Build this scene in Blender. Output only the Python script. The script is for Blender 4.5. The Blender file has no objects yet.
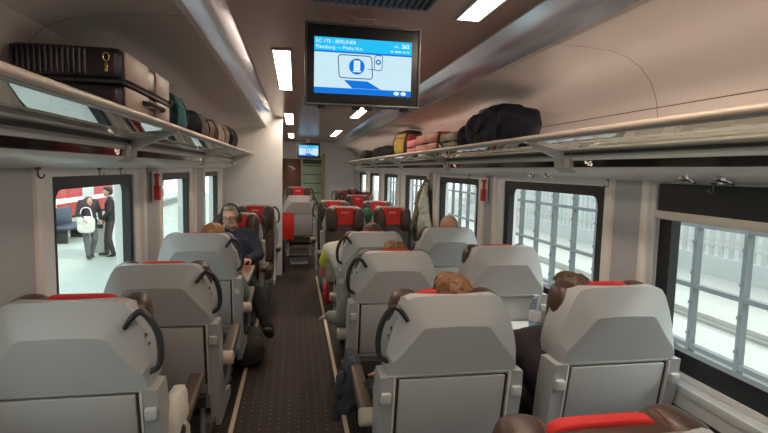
import bpy, bmesh, math, random
from mathutils import Vector, Matrix, Euler, noise
random.seed(7)
scene = bpy.context.scene
COL = scene.collection
PI = math.pi
CX = 0.335                      # centre line of the coach; the gangway is left of it

# ------------------------------------------------------------------ helpers
def new_mat(name, color, rough=0.5, metal=0.0, spec=0.5, bump=0.0, bscale=60.0, var=0.0, vscale=6.0, coat=0.0):
    m = bpy.data.materials.new(name); m.use_nodes = True
    nt = m.node_tree; b = nt.nodes['Principled BSDF']
    b.inputs['Base Color'].default_value = (*color, 1)
    b.inputs['Roughness'].default_value = rough
    b.inputs['Metallic'].default_value = metal
    b.inputs['Specular IOR Level'].default_value = spec
    b.inputs['Coat Weight'].default_value = coat
    tc = nt.nodes.new('ShaderNodeTexCoord')
    if var > 0:
        n = nt.nodes.new('ShaderNodeTexNoise'); n.inputs['Scale'].default_value = vscale
        n.inputs['Detail'].default_value = 4
        r = nt.nodes.new('ShaderNodeValToRGB')
        r.color_ramp.elements[0].position = 0.3; r.color_ramp.elements[1].position = 0.7
        r.color_ramp.elements[0].color = (*[max(0, c * (1 - var)) for c in color], 1)
        r.color_ramp.elements[1].color = (*[min(1, c * (1 + var)) for c in color], 1)
        nt.links.new(tc.outputs['Object'], n.inputs['Vector'])
        nt.links.new(n.outputs['Fac'], r.inputs['Fac'])
        nt.links.new(r.outputs['Color'], b.inputs['Base Color'])
    if bump > 0:
        n2 = nt.nodes.new('ShaderNodeTexNoise'); n2.inputs['Scale'].default_value = bscale
        n2.inputs['Detail'].default_value = 3
        bp = nt.nodes.new('ShaderNodeBump'); bp.inputs['Strength'].default_value = bump
        bp.inputs['Distance'].default_value = 0.004
        nt.links.new(tc.outputs['Object'], n2.inputs['Vector'])
        nt.links.new(n2.outputs['Fac'], bp.inputs['Height'])
        nt.links.new(bp.outputs['Normal'], b.inputs['Normal'])
    return m

def emit_mat(name, color, strength):
    m = bpy.data.materials.new(name); m.use_nodes = True
    nt = m.node_tree; nt.nodes.remove(nt.nodes['Principled BSDF'])
    e = nt.nodes.new('ShaderNodeEmission'); e.inputs['Color'].default_value = (*color, 1)
    e.inputs['Strength'].default_value = strength
    nt.links.new(e.outputs[0], nt.nodes['Material Output'].inputs['Surface'])
    return m

def pane_mat(name, tint, refl, rough=0.0):
    """a thin pane: straight-through light with a tint, and a share of mirror reflection that grows at grazing angles"""
    m = bpy.data.materials.new(name); m.use_nodes = True
    nt = m.node_tree; nt.nodes.remove(nt.nodes['Principled BSDF'])
    t = nt.nodes.new('ShaderNodeBsdfTransparent'); t.inputs['Color'].default_value = (*tint, 1)
    g = nt.nodes.new('ShaderNodeBsdfGlossy'); g.inputs['Roughness'].default_value = rough
    lw = nt.nodes.new('ShaderNodeLayerWeight'); lw.inputs['Blend'].default_value = 0.5
    pw = nt.nodes.new('ShaderNodeMath'); pw.operation = 'POWER'; pw.inputs[1].default_value = 5
    ma = nt.nodes.new('ShaderNodeMath'); ma.operation = 'MULTIPLY_ADD'; ma.inputs[1].default_value = .6; ma.inputs[2].default_value = refl
    nt.links.new(lw.outputs['Facing'], pw.inputs[0]); nt.links.new(pw.outputs[0], ma.inputs[0])
    mx = nt.nodes.new('ShaderNodeMixShader')
    nt.links.new(ma.outputs[0], mx.inputs['Fac'])
    nt.links.new(t.outputs[0], mx.inputs[1]); nt.links.new(g.outputs[0], mx.inputs[2])
    nt.links.new(mx.outputs[0], nt.nodes['Material Output'].inputs['Surface'])
    return m

def finish(me, angle=35):
    me.shade_smooth()
    me.set_sharp_from_angle(angle=math.radians(angle))

def obj(name, bm, mat, parent=None, angle=35):
    me = bpy.data.meshes.new(name)
    bmesh.ops.recalc_face_normals(bm, faces=bm.faces)
    bm.to_mesh(me); bm.free(); finish(me, angle)
    for m in (mat if isinstance(mat, (list, tuple)) else [mat]):
        me.materials.append(m)
    o = bpy.data.objects.new(name, me); COL.objects.link(o)
    if parent: o.parent = parent
    return o

def tag(o, label, cat, group=None):
    o['label'] = label; o['category'] = cat
    if group: o['group'] = group
    return o

def thing(name, label, cat, loc=(0, 0, 0), rz=0.0, group=None):
    o = bpy.data.objects.new(name, None); COL.objects.link(o)
    o.empty_display_size = 0.05
    o.location = loc; o.rotation_euler = (0, 0, rz)
    return tag(o, label, cat, group)

def struct(o):
    o['kind'] = 'structure'; return o

def copy_tree(o, parent=None):
    c = o.copy(); COL.objects.link(c)
    if parent: c.parent = parent
    for ch in list(o.children): copy_tree(ch, c)
    return c

def BM(): return bmesh.new()

def box(bm, c, s, rot=None, bev=0.0, seg=2, mi=0):
    r = bmesh.ops.create_cube(bm, size=1.0)
    vs = r['verts']
    M = Matrix.Translation(c) @ (Euler(rot).to_matrix().to_4x4() if rot else Matrix()) @ Matrix.Diagonal((*s, 1))
    bmesh.ops.transform(bm, matrix=M, verts=vs)
    fs = {f for v in vs for f in v.link_faces}
    if bev > 0:
        es = list({e for v in vs for e in v.link_edges})
        rr = bmesh.ops.bevel(bm, geom=es, offset=bev, segments=seg, profile=0.5, affect='EDGES')
        fs = set(rr['faces']) | {f for f in fs if f.is_valid}
    if mi:
        for f in fs:
            if f.is_valid: f.material_index = mi
    return bm

def bx(bm, x0, x1, y0, y1, z0, z1, bev=0.0, mi=0):
    return box(bm, ((x0+x1)/2, (y0+y1)/2, (z0+z1)/2), (abs(x1-x0), abs(y1-y0), abs(z1-z0)), None, bev, 2, mi)

def spow(v, e): return math.copysign(abs(v) ** e, v)

def sq(bm, c, r, e1=0.5, e2=0.5, nu=24, nv=14, rot=None):
    """a superellipsoid: cushions, bags, pads"""
    M = Matrix.Translation(c) @ (Euler(rot).to_matrix().to_4x4() if rot else Matrix())
    rows = []
    for j in range(nv + 1):
        ph = -PI/2 + PI*j/nv
        if j in (0, nv):
            rows.append([bm.verts.new(M @ Vector((0, 0, r[2]*spow(math.sin(ph), e1))))]); continue
        row = []
        for i in range(nu):
            t = 2*PI*i/nu
            cp = spow(math.cos(ph), e1)
            row.append(bm.verts.new(M @ Vector((r[0]*cp*spow(math.cos(t), e2), r[1]*cp*spow(math.sin(t), e2), r[2]*spow(math.sin(ph), e1)))))
        rows.append(row)
    for j in range(nv):
        a, b = rows[j], rows[j+1]
        for i in range(nu):
            k = (i+1) % nu
            if len(a) == 1: bm.faces.new((a[0], b[k], b[i]))
            elif len(b) == 1: bm.faces.new((a[i], a[k], b[0]))
            else: bm.faces.new((a[i], a[k], b[k], b[i]))
    return bm

def frame_at(t):
    t = t.normalized()
    u = Vector((0, 0, 1)) if abs(t.z) < 0.9 else Vector((1, 0, 0))
    a = t.cross(u).normalized(); return a, t.cross(a).normalized()

def tube(bm, pts, r, n=10, flat=1.0, closed=False):
    pts = [Vector(p) for p in pts]
    rr = r if isinstance(r, (list, tuple)) else [r]*len(pts)
    rings = []; prev = None
    for i, p in enumerate(pts):
        if closed: t = pts[(i+1) % len(pts)] - pts[i-1]
        else: t = pts[min(i+1, len(pts)-1)] - pts[max(i-1, 0)]
        if prev is None: a, b = frame_at(t)
        else:
            t = t.normalized(); a = (prev - t*prev.dot(t)).normalized(); b = t.cross(a).normalized()
        prev = a
        rings.append([bm.verts.new(p + a*rr[i]*math.cos(2*PI*k/n) + b*rr[i]*flat*math.sin(2*PI*k/n)) for k in range(n)])
    L = len(rings)
    for i in range(L if closed else L-1):
        A, B = rings[i], rings[(i+1) % L]
        for k in range(n):
            bm.faces.new((A[k], A[(k+1) % n], B[(k+1) % n], B[k]))
    if not closed:
        bm.faces.new(rings[0][::-1]); bm.faces.new(rings[-1])
    return bm

def spline(pts, n=6):
    P = [Vector(p) for p in pts]; out = []
    for i in range(len(P)-1):
        p0, p1, p2, p3 = P[max(i-1, 0)], P[i], P[i+1], P[min(i+2, len(P)-1)]
        for k in range(n):
            t = k/n
            out.append(0.5*((2*p1) + (p2-p0)*t + (2*p0-5*p1+4*p2-p3)*t*t + (3*p1-p0-3*p2+p3)*t**3))
    out.append(P[-1]); return out

def lathe(bm, prof, c=(0, 0, 0), n=20, rot=None):
    M = Matrix.Translation(c) @ (Euler(rot).to_matrix().to_4x4() if rot else Matrix())
    rings = [[bm.verts.new(M @ Vector((r*math.cos(2*PI*k/n), r*math.sin(2*PI*k/n), z))) for k in range(n)] for r, z in prof]
    for A, B in zip(rings, rings[1:]):
        for k in range(n): bm.faces.new((A[k], A[(k+1) % n], B[(k+1) % n], B[k]))
    bm.faces.new(rings[0][::-1]); bm.faces.new(rings[-1]); return bm

def loops(bm, rings, cap0=True, cap1=True, close=True):
    R = [[bm.verts.new(p) for p in ring] for ring in rings]
    n = len(R[0])
    for A, B in zip(R, R[1:]):
        for k in range(n if close else n-1): bm.faces.new((A[k], A[(k+1) % n], B[(k+1) % n], B[k]))
    if cap0: bm.faces.new(R[0][::-1])
    if cap1: bm.faces.new(R[-1])
    return bm

def prism(bm, poly, y0, y1, axis='y'):
    if axis == 'y': f = lambda p, t: Vector((p[0], t, p[1]))
    elif axis == 'x': f = lambda p, t: Vector((t, p[0], p[1]))
    else: f = lambda p, t: Vector((p[0], p[1], t))
    return loops(bm, [[f(p, y0) for p in poly], [f(p, y1) for p in poly]])

def ball(bm, c, r, n=14, m=8): return sq(bm, c, (r, r, r), 1, 1, n, m)

def rcone(bm, p0, r0, p1, r1, n=14):
    """a tapered limb piece with round ends"""
    p0, p1 = Vector(p0), Vector(p1)
    d = p1 - p0
    if d.length > 1e-5: tube(bm, [p0, p1], [r0, r1], n)
    for p, r in ((p0, r0), (p1, r1)):
        ball(bm, p, r, n)
    return bm

def blob(name, bm, mat, parent=None, voxel=0.008, smooth=4, rough=0.0, rscale=8.0):
    """fuses everything in bm into one continuous skin"""
    me = bpy.data.meshes.new('tmp'); bm.to_mesh(me); bm.free()
    o = bpy.data.objects.new('tmp', me); COL.objects.link(o)
    md = o.modifiers.new('r', 'REMESH'); md.mode = 'VOXEL'; md.voxel_size = voxel
    sm = o.modifiers.new('s', 'SMOOTH'); sm.factor = 0.5; sm.iterations = smooth
    dg = bpy.context.evaluated_depsgraph_get()
    out = bpy.data.meshes.new_from_object(o.evaluated_get(dg))
    bpy.data.objects.remove(o); bpy.data.meshes.remove(me)
    out.name = name
    if rough > 0:
        for v in out.vertices:
            v.co += v.normal * rough * (noise.noise(v.co*rscale) + 0.5*noise.noise(v.co*rscale*2.3))
    out.materials.clear(); out.materials.append(mat); out.shade_smooth()
    r = bpy.data.objects.new(name, out); COL.objects.link(r)
    if parent: r.parent = parent
    return r

def text_mesh(bm, s, size, x, z, y, mi, align='LEFT', bold=0.0):
    """lettering laid flat in the xz plane facing -y"""
    cu = bpy.data.curves.new('t', 'FONT'); cu.body = s; cu.size = size; cu.align_x = align; cu.offset = bold
    o = bpy.data.objects.new('t', cu); COL.objects.link(o)
    dg = bpy.context.evaluated_depsgraph_get()
    me = bpy.data.meshes.new_from_object(o.evaluated_get(dg))
    n0 = len(bm.verts); f0 = len(bm.faces)
    bm.from_mesh(me)
    bm.verts.ensure_lookup_table(); bm.faces.ensure_lookup_table()
    for v in bm.verts[n0:]: v.co = Vector((x + v.co.x, y, z + v.co.y))
    for f in bm.faces[f0:]: f.material_index = mi
    bpy.data.objects.remove(o); bpy.data.curves.remove(cu); bpy.data.meshes.remove(me)

# ------------------------------------------------------------------ materials
M = {}
M['wall'] = new_mat('white wall laminate', (0.82, 0.81, 0.81), 0.35, var=0.03)
M['wallgrey'] = new_mat('grey pillar panel', (0.44, 0.44, 0.46), 0.5, bump=0.05, bscale=300)
M['ridge'] = new_mat('cream pillar ridge', (0.84, 0.78, 0.73), 0.35)
M['dado'] = new_mat('dark brown wall lining', (0.075, 0.03, 0.025), 0.7, bump=0.2, bscale=200)
M['ledge'] = new_mat('pale grey ledge', (0.56, 0.57, 0.58), 0.35)
M['ceil_mid'] = new_mat('brown satin ceiling', (0.46, 0.315, 0.265), 0.26, metal=0.2, var=0.05, vscale=1.5)
M['ceil_strip'] = new_mat('glossy ceiling strip', (0.70, 0.70, 0.82), 0.15, metal=0.8)
M['ceil_cove'] = new_mat('warm grey cove', (0.60, 0.53, 0.495), 0.42, var=0.03, vscale=1.2)
M['seam'] = new_mat('seam', (0.10, 0.08, 0.075), 0.6)
M['black'] = new_mat('black frame rubber', (0.012, 0.012, 0.014), 0.45)
M['gloss_black'] = new_mat('black display glass', (0.012, 0.010, 0.010), 0.08)
M['shell'] = new_mat('grey seat shell', (0.40, 0.40, 0.405), 0.42, bump=0.06, bscale=500, var=0.02, vscale=3)
M['shell2'] = new_mat('grey seat back panel', (0.37, 0.37, 0.373), 0.45, bump=0.06, bscale=500)
M['latch'] = new_mat('latch grey', (0.56, 0.56, 0.555), 0.35)
M['leather'] = new_mat('brown leather', (0.060, 0.030, 0.021), 0.42, bump=0.25, bscale=160, var=0.12, vscale=9)
M['redcover'] = new_mat('red headrest cover', (0.58, 0.022, 0.020), 0.75, bump=0.2, bscale=250)
M['stitch'] = new_mat('orange stitch', (0.30, 0.08, 0.04), 0.7)
M['pale_thread'] = new_mat('pale thread', (0.75, 0.55, 0.52), 0.7)
M['dkgrip'] = new_mat('dark grey grip', (0.030, 0.029, 0.030), 0.36)
M['beigecap'] = new_mat('beige armrest cap', (0.50, 0.43, 0.35), 0.45)
M['armpad'] = new_mat('brown armrest pad', (0.085, 0.050, 0.036), 0.42, bump=0.1, bscale=200)
M['ped'] = new_mat('seat pedestal grey', (0.26, 0.25, 0.245), 0.45)
M['dark'] = new_mat('dark fitting', (0.022, 0.020, 0.020), 0.6)
M['net'] = new_mat('dark pocket net', (0.065, 0.055, 0.05), 0.8, bump=0.6, bscale=300)
M['rail'] = new_mat('brushed rail', (0.60, 0.50, 0.43), 0.42, metal=0.25)
M['bracket'] = new_mat('cast bracket', (0.50, 0.48, 0.46), 0.35, metal=0.2)
M['rackgrey'] = new_mat('rack beam grey', (0.34, 0.335, 0.33), 0.4)
M['rackwhite'] = new_mat('rack beam white', (0.72, 0.70, 0.685), 0.35)
M['cove'] = new_mat('rack underside', (0.80, 0.78, 0.765), 0.28)
M['chrome'] = new_mat('chrome', (0.75, 0.75, 0.76), 0.15, metal=1.0)
M['sign'] = emit_mat('seat sign', (1, .86, .62), .55)
M['hook'] = new_mat('hook metal', (.22, .22, .23), .3, metal=.8)
M['glass'] = pane_mat('window glass', (0.92, 0.97, 0.95), 0.05)
M['glassL'] = pane_mat('tinted window glass', (0.68, 0.79, 0.745), 0.05)
M['shelf'] = pane_mat('green shelf glass', (0.76, 0.88, 0.80), 0.52)
M['lamp'] = emit_mat('lamp diffuser', (1.0, 0.82, 0.63), 15.0)
M['led'] = emit_mat('rack led', (1.0, 0.78, 0.64), 9.0); M['led_dim'] = emit_mat('rack led dimmed', (1.0, 0.84, 0.74), 1.2)  # glow of the fill strips added on the racks, weaker on the left
M['lampframe'] = new_mat('lamp frame', (0.55, 0.50, 0.46), 0.4)
M['strip'] = new_mat('beige floor strip', (0.56, 0.44, 0.33), 0.5)
M['redplastic'] = new_mat('red plastic', (0.60, 0.025, 0.02), 0.4)
M['wood'] = new_mat('brown wood', (0.20, 0.065, 0.028), 0.4, var=0.25, vscale=14)
M['white'] = new_mat('white', (0.75, 0.75, 0.73), 0.5)
M['skin'] = new_mat('skin', (0.52, 0.28, 0.20), 0.5, var=0.06, vscale=20)
M['skin2'] = new_mat('pale skin', (0.60, 0.36, 0.28), 0.5, var=0.06, vscale=20)

def hair_mat(name, col):
    m = bpy.data.materials.new(name); m.use_nodes = True
    nt = m.node_tree; b = nt.nodes['Principled BSDF']; b.inputs['Roughness'].default_value = 0.5
    tc = nt.nodes.new('ShaderNodeTexCoord'); mp = nt.nodes.new('ShaderNodeMapping')
    mp.inputs['Scale'].default_value = (90, 90, 9)
    n = nt.nodes.new('ShaderNodeTexNoise'); n.inputs['Scale'].default_value = 1.0; n.inputs['Detail'].default_value = 4
    r = nt.nodes.new('ShaderNodeValToRGB')
    r.color_ramp.elements[0].position = 0.35; r.color_ramp.elements[1].position = 0.7
    r.color_ramp.elements[0].color = (*[c*0.55 for c in col], 1); r.color_ramp.elements[1].color = (*[min(1, c*1.5) for c in col], 1)
    bp = nt.nodes.new('ShaderNodeBump'); bp.inputs['Strength'].default_value = 0.7; bp.inputs['Distance'].default_value = 0.004
    nt.links.new(tc.outputs['Object'], mp.inputs['Vector']); nt.links.new(mp.outputs[0], n.inputs['Vector'])
    nt.links.new(n.outputs['Fac'], r.inputs['Fac']); nt.links.new(r.outputs[0], b.inputs['Base Color'])
    nt.links.new(n.outputs['Fac'], bp.inputs['Height']); nt.links.new(bp.outputs[0], b.inputs['Normal'])
    return m
def cloth(name, col, var=0.15): return new_mat(name, col, 0.85, bump=0.35, bscale=220, var=var, vscale=8)

# floor: dark brown carpet with a regular grid of small pale dots
def floor_mat():
    m = bpy.data.materials.new('dotted carpet'); m.use_nodes = True
    nt = m.node_tree; b = nt.nodes['Principled BSDF']; b.inputs['Roughness'].default_value = 0.6; b.inputs['Specular IOR Level'].default_value = .25
    tc = nt.nodes.new('ShaderNodeTexCoord')
    sc = nt.nodes.new('ShaderNodeVectorMath'); sc.operation = 'SCALE'; sc.inputs['Scale'].default_value = 1/0.062
    fr = nt.nodes.new('ShaderNodeVectorMath'); fr.operation = 'FRACTION'
    sb = nt.nodes.new('ShaderNodeVectorMath'); sb.operation = 'SUBTRACT'; sb.inputs[1].default_value = (0.5, 0.5, 0.5)
    ml = nt.nodes.new('ShaderNodeVectorMath'); ml.operation = 'MULTIPLY'; ml.inputs[1].default_value = (1, 1, 0)
    ln = nt.nodes.new('ShaderNodeVectorMath'); ln.operation = 'LENGTH'
    lt = nt.nodes.new('ShaderNodeMath'); lt.operation = 'LESS_THAN'; lt.inputs[1].default_value = 0.12
    n = nt.nodes.new('ShaderNodeTexNoise'); n.inputs['Scale'].default_value = 3.0; n.inputs['Detail'].default_value = 5
    r = nt.nodes.new('ShaderNodeValToRGB')
    r.color_ramp.elements[0].color = (0.020, 0.0115, 0.009, 1); r.color_ramp.elements[1].color = (0.034, 0.020, 0.0155, 1)
    mx = nt.nodes.new('ShaderNodeMix'); mx.data_type = 'RGBA'
    mx.inputs['B'].default_value = (0.125, 0.09, 0.07, 1)
    L = nt.links.new
    L(tc.outputs['Object'], sc.inputs[0]); L(sc.outputs[0], fr.inputs[0]); L(fr.outputs[0], sb.inputs[0]); L(sb.outputs[0], ml.inputs[0])
    L(ml.outputs[0], ln.inputs[0]); L(ln.outputs['Value'], lt.inputs[0]); L(lt.outputs[0], mx.inputs['Factor'])
    L(tc.outputs['Object'], n.inputs['Vector']); L(n.outputs['Fac'], r.inputs['Fac']); L(r.outputs[0], mx.inputs['A'])
    L(mx.outputs['Result'], b.inputs['Base Color'])
    return m
M['floor'] = floor_mat()

# ------------------------------------------------------------------ the coach
Y0, Y1 = -1.7, 14.2
UW = 1.365                       # half width to the inner wall face
def X(s, u): return CX + s*u     # s = -1 left wall, +1 right wall

fl = struct(obj('floor', bx(BM(), X(-1, UW+.12), X(1, UW+.12), Y0, Y1, -.06, 0), M['floor']))
tn = 1
def trim(bm, m, parent=None):
    global tn
    o = struct(obj('trim_%d' % tn, bm, m, parent)); tn += 1; return o
for x in (-.39, .335):           # two pale strips along the gangway
    trim(bx(BM(), x-.014, x+.014, -1.0, 7.55, 0, .004), M['strip'])

WR = [(-1.22, .19), (.64, 2.05), (2.47, 3.81), (4.38, 5.66), (6.24, 7.52), (8.1, 9.38), (9.96, 11.24), (11.82, 13.1)]
WL = [(-1.3, -.2), (.48, 1.56), (2.34, 3.43), (4.13, 5.16), (5.98, 6.98), (8.1, 9.2), (10.0, 11.1), (11.9, 13.0)]
WZ0, WZ1 = .79, 1.60
def wall(name, s, wins):
    bm = BM(); a, b = X(s, UW), X(s, UW+.12)
    x0, x1 = min(a, b), max(a, b)
    bx(bm, x0, x1, Y0, Y1, 0, WZ0); bx(bm, x0, x1, Y0, Y1, WZ1, 1.775)
    aa, bb = X(s, UW+.045), X(s, UW+.12); bx(bm, min(aa, bb), max(aa, bb), Y0, Y1, 1.775, 2.5)
    e = Y0
    for w0, w1 in wins + [(Y1, Y1)]:
        bx(bm, x0, x1, e, w0, WZ0, WZ1); e = w1
    struct(obj(name, bm, M['wall']))
    a, b = X(s, UW-.012), X(s, UW)
    struct(obj('baseboard_' + name.split('_')[1], bx(BM(), min(a, b), max(a, b), Y0, Y1, 0, .68), M['dado']))
    # ledge under the windows with three grooves
    bm = BM()
    for k in range(4):
        u0, u1 = UW-.012-.016*(k+1), UW-.012-.016*k-.003
        p, q = X(s, u0), X(s, u1)
        bx(bm, min(p, q), max(p, q), Y0, Y1, .735, .775, .003)
    p, q = X(s, UW-.072), X(s, UW)
    bx(bm, min(p, q), max(p, q), Y0, Y1, .68, .737)
    trim(bm, M['ledge'])
wall('wall_left', -1, WL); wall('wall_right', 1, WR)

def rrect(y0, y1, z0, z1, r, n=5):
    pts = []
    for cy, cz, a in ((y1-r, z1-r, 0), (y0+r, z1-r, 90), (y0+r, z0+r, 180), (y1-r, z0+r, 270)):
        for k in range(n+1):
            t = math.radians(a + 90*k/n); pts.append((cy + r*math.cos(t), cz + r*math.sin(t)))
    return pts
wn = 1
def window(s, y0, y1, frit):
    global wn
    u0, u1 = UW+.012, UW+.06
    bm = BM()
    out = rrect(y0-.004, y1+.004, WZ0-.004, WZ1+.004, .01); inn = rrect(y0+frit, y1-frit, WZ0+.09, WZ1-.06, .06)
    f = lambda p, u: Vector((X(s, u), p[0], p[1]))
    loops(bm, [[f(p, u0) for p in out], [f(p, u0) for p in inn], [f(p, u1) for p in inn], [f(p, u1) for p in out], [f(p, u0) for p in out]], False, False)
    o = struct(obj('window_%d' % wn, bm, M['black'])); wn += 1
    bm = BM(); a, b = X(s, UW+.030), X(s, UW+.036)
    g = BM(); g.faces.new([g.verts.new(f(p, UW+.035)) for p in rrect(y0+frit-.01, y1-frit+.01, WZ0+.08, WZ1-.05, .06)])
    obj('pane', g, M['glassL'] if s < 0 else M['glass'], o); bm.free()
    return o
for w0, w1 in WL: window(-1, w0, w1, .05)
for i, (w0, w1) in enumerate(WR): window(1, w0, w1, .075)

# pillars between the windows: two cream ridges and a grey panel
def pillar(s, y0, y1):
    w = y1 - y0
    if w < .2: return
    bm = BM()
    m = .035 if w < .55 else .12
    for yc in (y0+m+.035, y1-m-.035):
        d = .035
        prof = [(UW, yc-d), (UW-.022, yc-d+.010), (UW-.030, yc-.008), (UW-.030, yc+.008), (UW-.022, yc+d-.010), (UW, yc+d)]
        pts0 = [Vector((X(s, u), y, .775)) for u, y in prof]; pts1 = [Vector((X(s, u), y, 1.64)) for u, y in prof]
        loops(bm, [pts0, pts1])
    o = trim(bm, M['ridge'])
    a, b = X(s, UW-.010), X(s, UW)
    obj('panel', bx(BM(), min(a, b), max(a, b), y0+m+.07, y1-m-.07, .775, 1.64), M['wallgrey'], o)
for s, W in ((-1, WL), (1, WR)):
    for (a0, a1), (b0, b1) in zip(W, W[1:]): pillar(s, a1, b0)

# ceiling: brown middle panel, glossy sloping strips, curved coves
PROF = [(0, 2.42), (.685, 2.42), (.690, 2.413), (.720, 2.361), (.756, 2.313), (.798, 2.270), (.82, 2.261), (.95, 2.258), (1.10, 2.248), (1.20, 2.226), (1.29, 2.182), (1.355, 2.112), (1.39, 2.03), (1.405, 1.94), (1.405, 1.84), (1.378, 1.78), (1.378, 1.72)]
bm = BM()
full = [(-u, z) for u, z in PROF[::-1]] + PROF[1:]
def XC(u): return CX + u + .045*max(0, min(1, (1.3-abs(u))/.3))
A = [bm.verts.new((XC(u), Y0, z)) for u, z in full]; B = [bm.verts.new((XC(u), Y1, z)) for u, z in full]
for k in range(len(full)-1):
    f = bm.faces.new((A[k], A[k+1], B[k+1], B[k]))
    um = abs(full[k][0] + full[k+1][0])/2
    f.material_index = 0 if um < .69 else (1 if um < .80 else 2)
struct(obj('ceiling', bm, [M['ceil_mid'], M['ceil_strip'], M['ceil_cove']], angle=20))
def seam(ys, pts, w=.004):
    bm = BM()
    for s in (-1, 1):
        loops(bm, [[Vector((XC(s*u), ys-w/2, z-.0015)), Vector((XC(s*u), ys+w/2, z-.0015))] for u, z in pts], False, False, False)
    trim(bm, M['seam'])
for ys in (.55, 2.15, 3.75, 5.35, 6.95): seam(ys, PROF[5:14])
for ys in (1.35, 2.95, 4.6, 6.2): seam(ys, PROF[:2])
bm = BM()                        # the long seam above the right rack and the left one
for s in (-1, 1):
    loops(bm, [[Vector((X(s, 1.3955), y, 1.992)), Vector((X(s, 1.3949), y, 1.996))] for y in (Y0, Y1)], False, False, False)
trim(bm, M['seam'])
screws = BM()
for y in (1.62, 2.02, 2.5): bmesh.ops.create_uvsphere(screws, u_segments=8, v_segments=6, radius=.008, matrix=Matrix.Translation((X(1, 1.404), y, 1.925)))
trim(screws, M['seam'])

# end walls
struct(obj('wall_back', bx(BM(), X(-1, UW+.12), X(1, UW+.12), Y0-.08, Y0, -.06, 2.5), M['wall']))
struct(obj('wall_front', bx(BM(), X(-1, UW+.12), X(1, UW+.12), Y1, Y1+.08, -.06, 2.5), M['wall']))
o = struct(obj('trim_%d' % tn, bx(BM(), -.45, .17, Y1-.03, Y1, 0, 1.93, .004), M['wood'])); tn += 1
bm = BM()                        # white emblem on the wood panel
box(bm, (-.10, Y1-.034, 1.70), (.16, .004, .035), (0, .35, 0)); box(bm, (-.04, Y1-.034, 1.64), (.10, .004, .035), (0, -.4, 0))
obj('emblem', bm, M['white'], o)
M['greenglass'] = new_mat('frosted green door glass', (0.40, 0.50, 0.36), 0.25, var=.04)
d = struct(obj('door_1', bx(BM(), .20, .76, Y1-.04, Y1-.005, 0, 2.02, .004), M['greenglass']))
bm = BM()
for z in (1.98, 1.75, 1.50, 1.25, .98): bx(bm, .22, .74, Y1-.046, Y1-.038, z-.012, z+.012)
bx(bm, .22, .74, Y1-.046, Y1-.038, 1.80, 1.92)
obj('print_bands', bm, new_mat('door print', (.06, .08, .055), .5), d)
obj('frame', bx(BM(), .76, .84, Y1-.09, Y1-.005, 0, 2.1, .01), new_mat('yellow door post', (.50, .40, .22), .4), d)
# partition on the left where the gangway shifts
p = struct(obj('wall_partition', bx(BM(), X(-1, UW+.05), -.19, 7.66, 7.74, 0, 2.42, .006), M['wall']))
rp = thing('notice_panel', 'plain red rectangular panel beside the white partition edge', 'panel', (-.10, 7.9, .53))
obj('board', bx(BM(), -.10, .09, -.01, .01, 0, .43, .004), M['redplastic'], rp)
obj('post', bx(BM(), -.09, -.05, -.008, .03, -.53, .02, .004), M['dark'], rp)

# ------------------------------------------------------------------ ceiling lights
LG = 'strip lights along the ceiling'
def ceiling_light(x, y0, y1, label):
    t = thing('ceiling_light', label, 'light', (x, (y0+y1)/2, 2.42), 0, LG)
    L = y1-y0
    bm = BM()
    bx(bm, -.066, .066, -L/2-.015, -L/2, -.010, 0); bx(bm, -.066, .066, L/2, L/2+.015, -.010, 0)
    bx(bm, -.066, -.054, -L/2, L/2, -.010, 0); bx(bm, .054, .066, -L/2, L/2, -.010, 0)
    obj('frame', bm, M['lampframe'], t)
    obj('diffuser', bx(BM(), -.054, .054, -L/2, L/2, -.008, -.001), M['lamp'], t)
ceiling_light(-.09, -.5, 1.1, 'warm strip light overhead on the left behind the camera edge')
ceiling_light(-.09, 3.3, 4.9, 'largest warm strip light left of the near hanging screen')
ceiling_light(-.09, 7.0, 8.7, 'second warm strip light beyond the near screen on its left side')
ceiling_light(-.09, 10.9, 12.4, 'farthest warm strip light in the left row, near the end wall')
ceiling_light(.84, .75, 2.40, 'warm strip light on the right of the ceiling, nearest the camera')
ceiling_light(.84, 5.5, 7.2, 'warm strip light seen just under the lower edge of the near screen')
ceiling_light(.84, 9.6, 11.3, 'farthest warm strip light in the right row')

# ceiling vent in front of the screen
v = thing('ceiling_vent', 'dark slatted air vent in the ceiling before the near screen', 'vent', (.34, 1.95, 2.42))
obj('tray', bx(BM(), -.27, .27, -.42, .36, -.006, -.001), M['dark'], v)
bm = BM()
for k in range(18): bx(bm, -.26+k*.03, -.245+k*.03, -.41, .35, -.016, -.005)
obj('slats', bm, new_mat('vent slat', (.075, .068, .068), .6), v)

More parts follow.
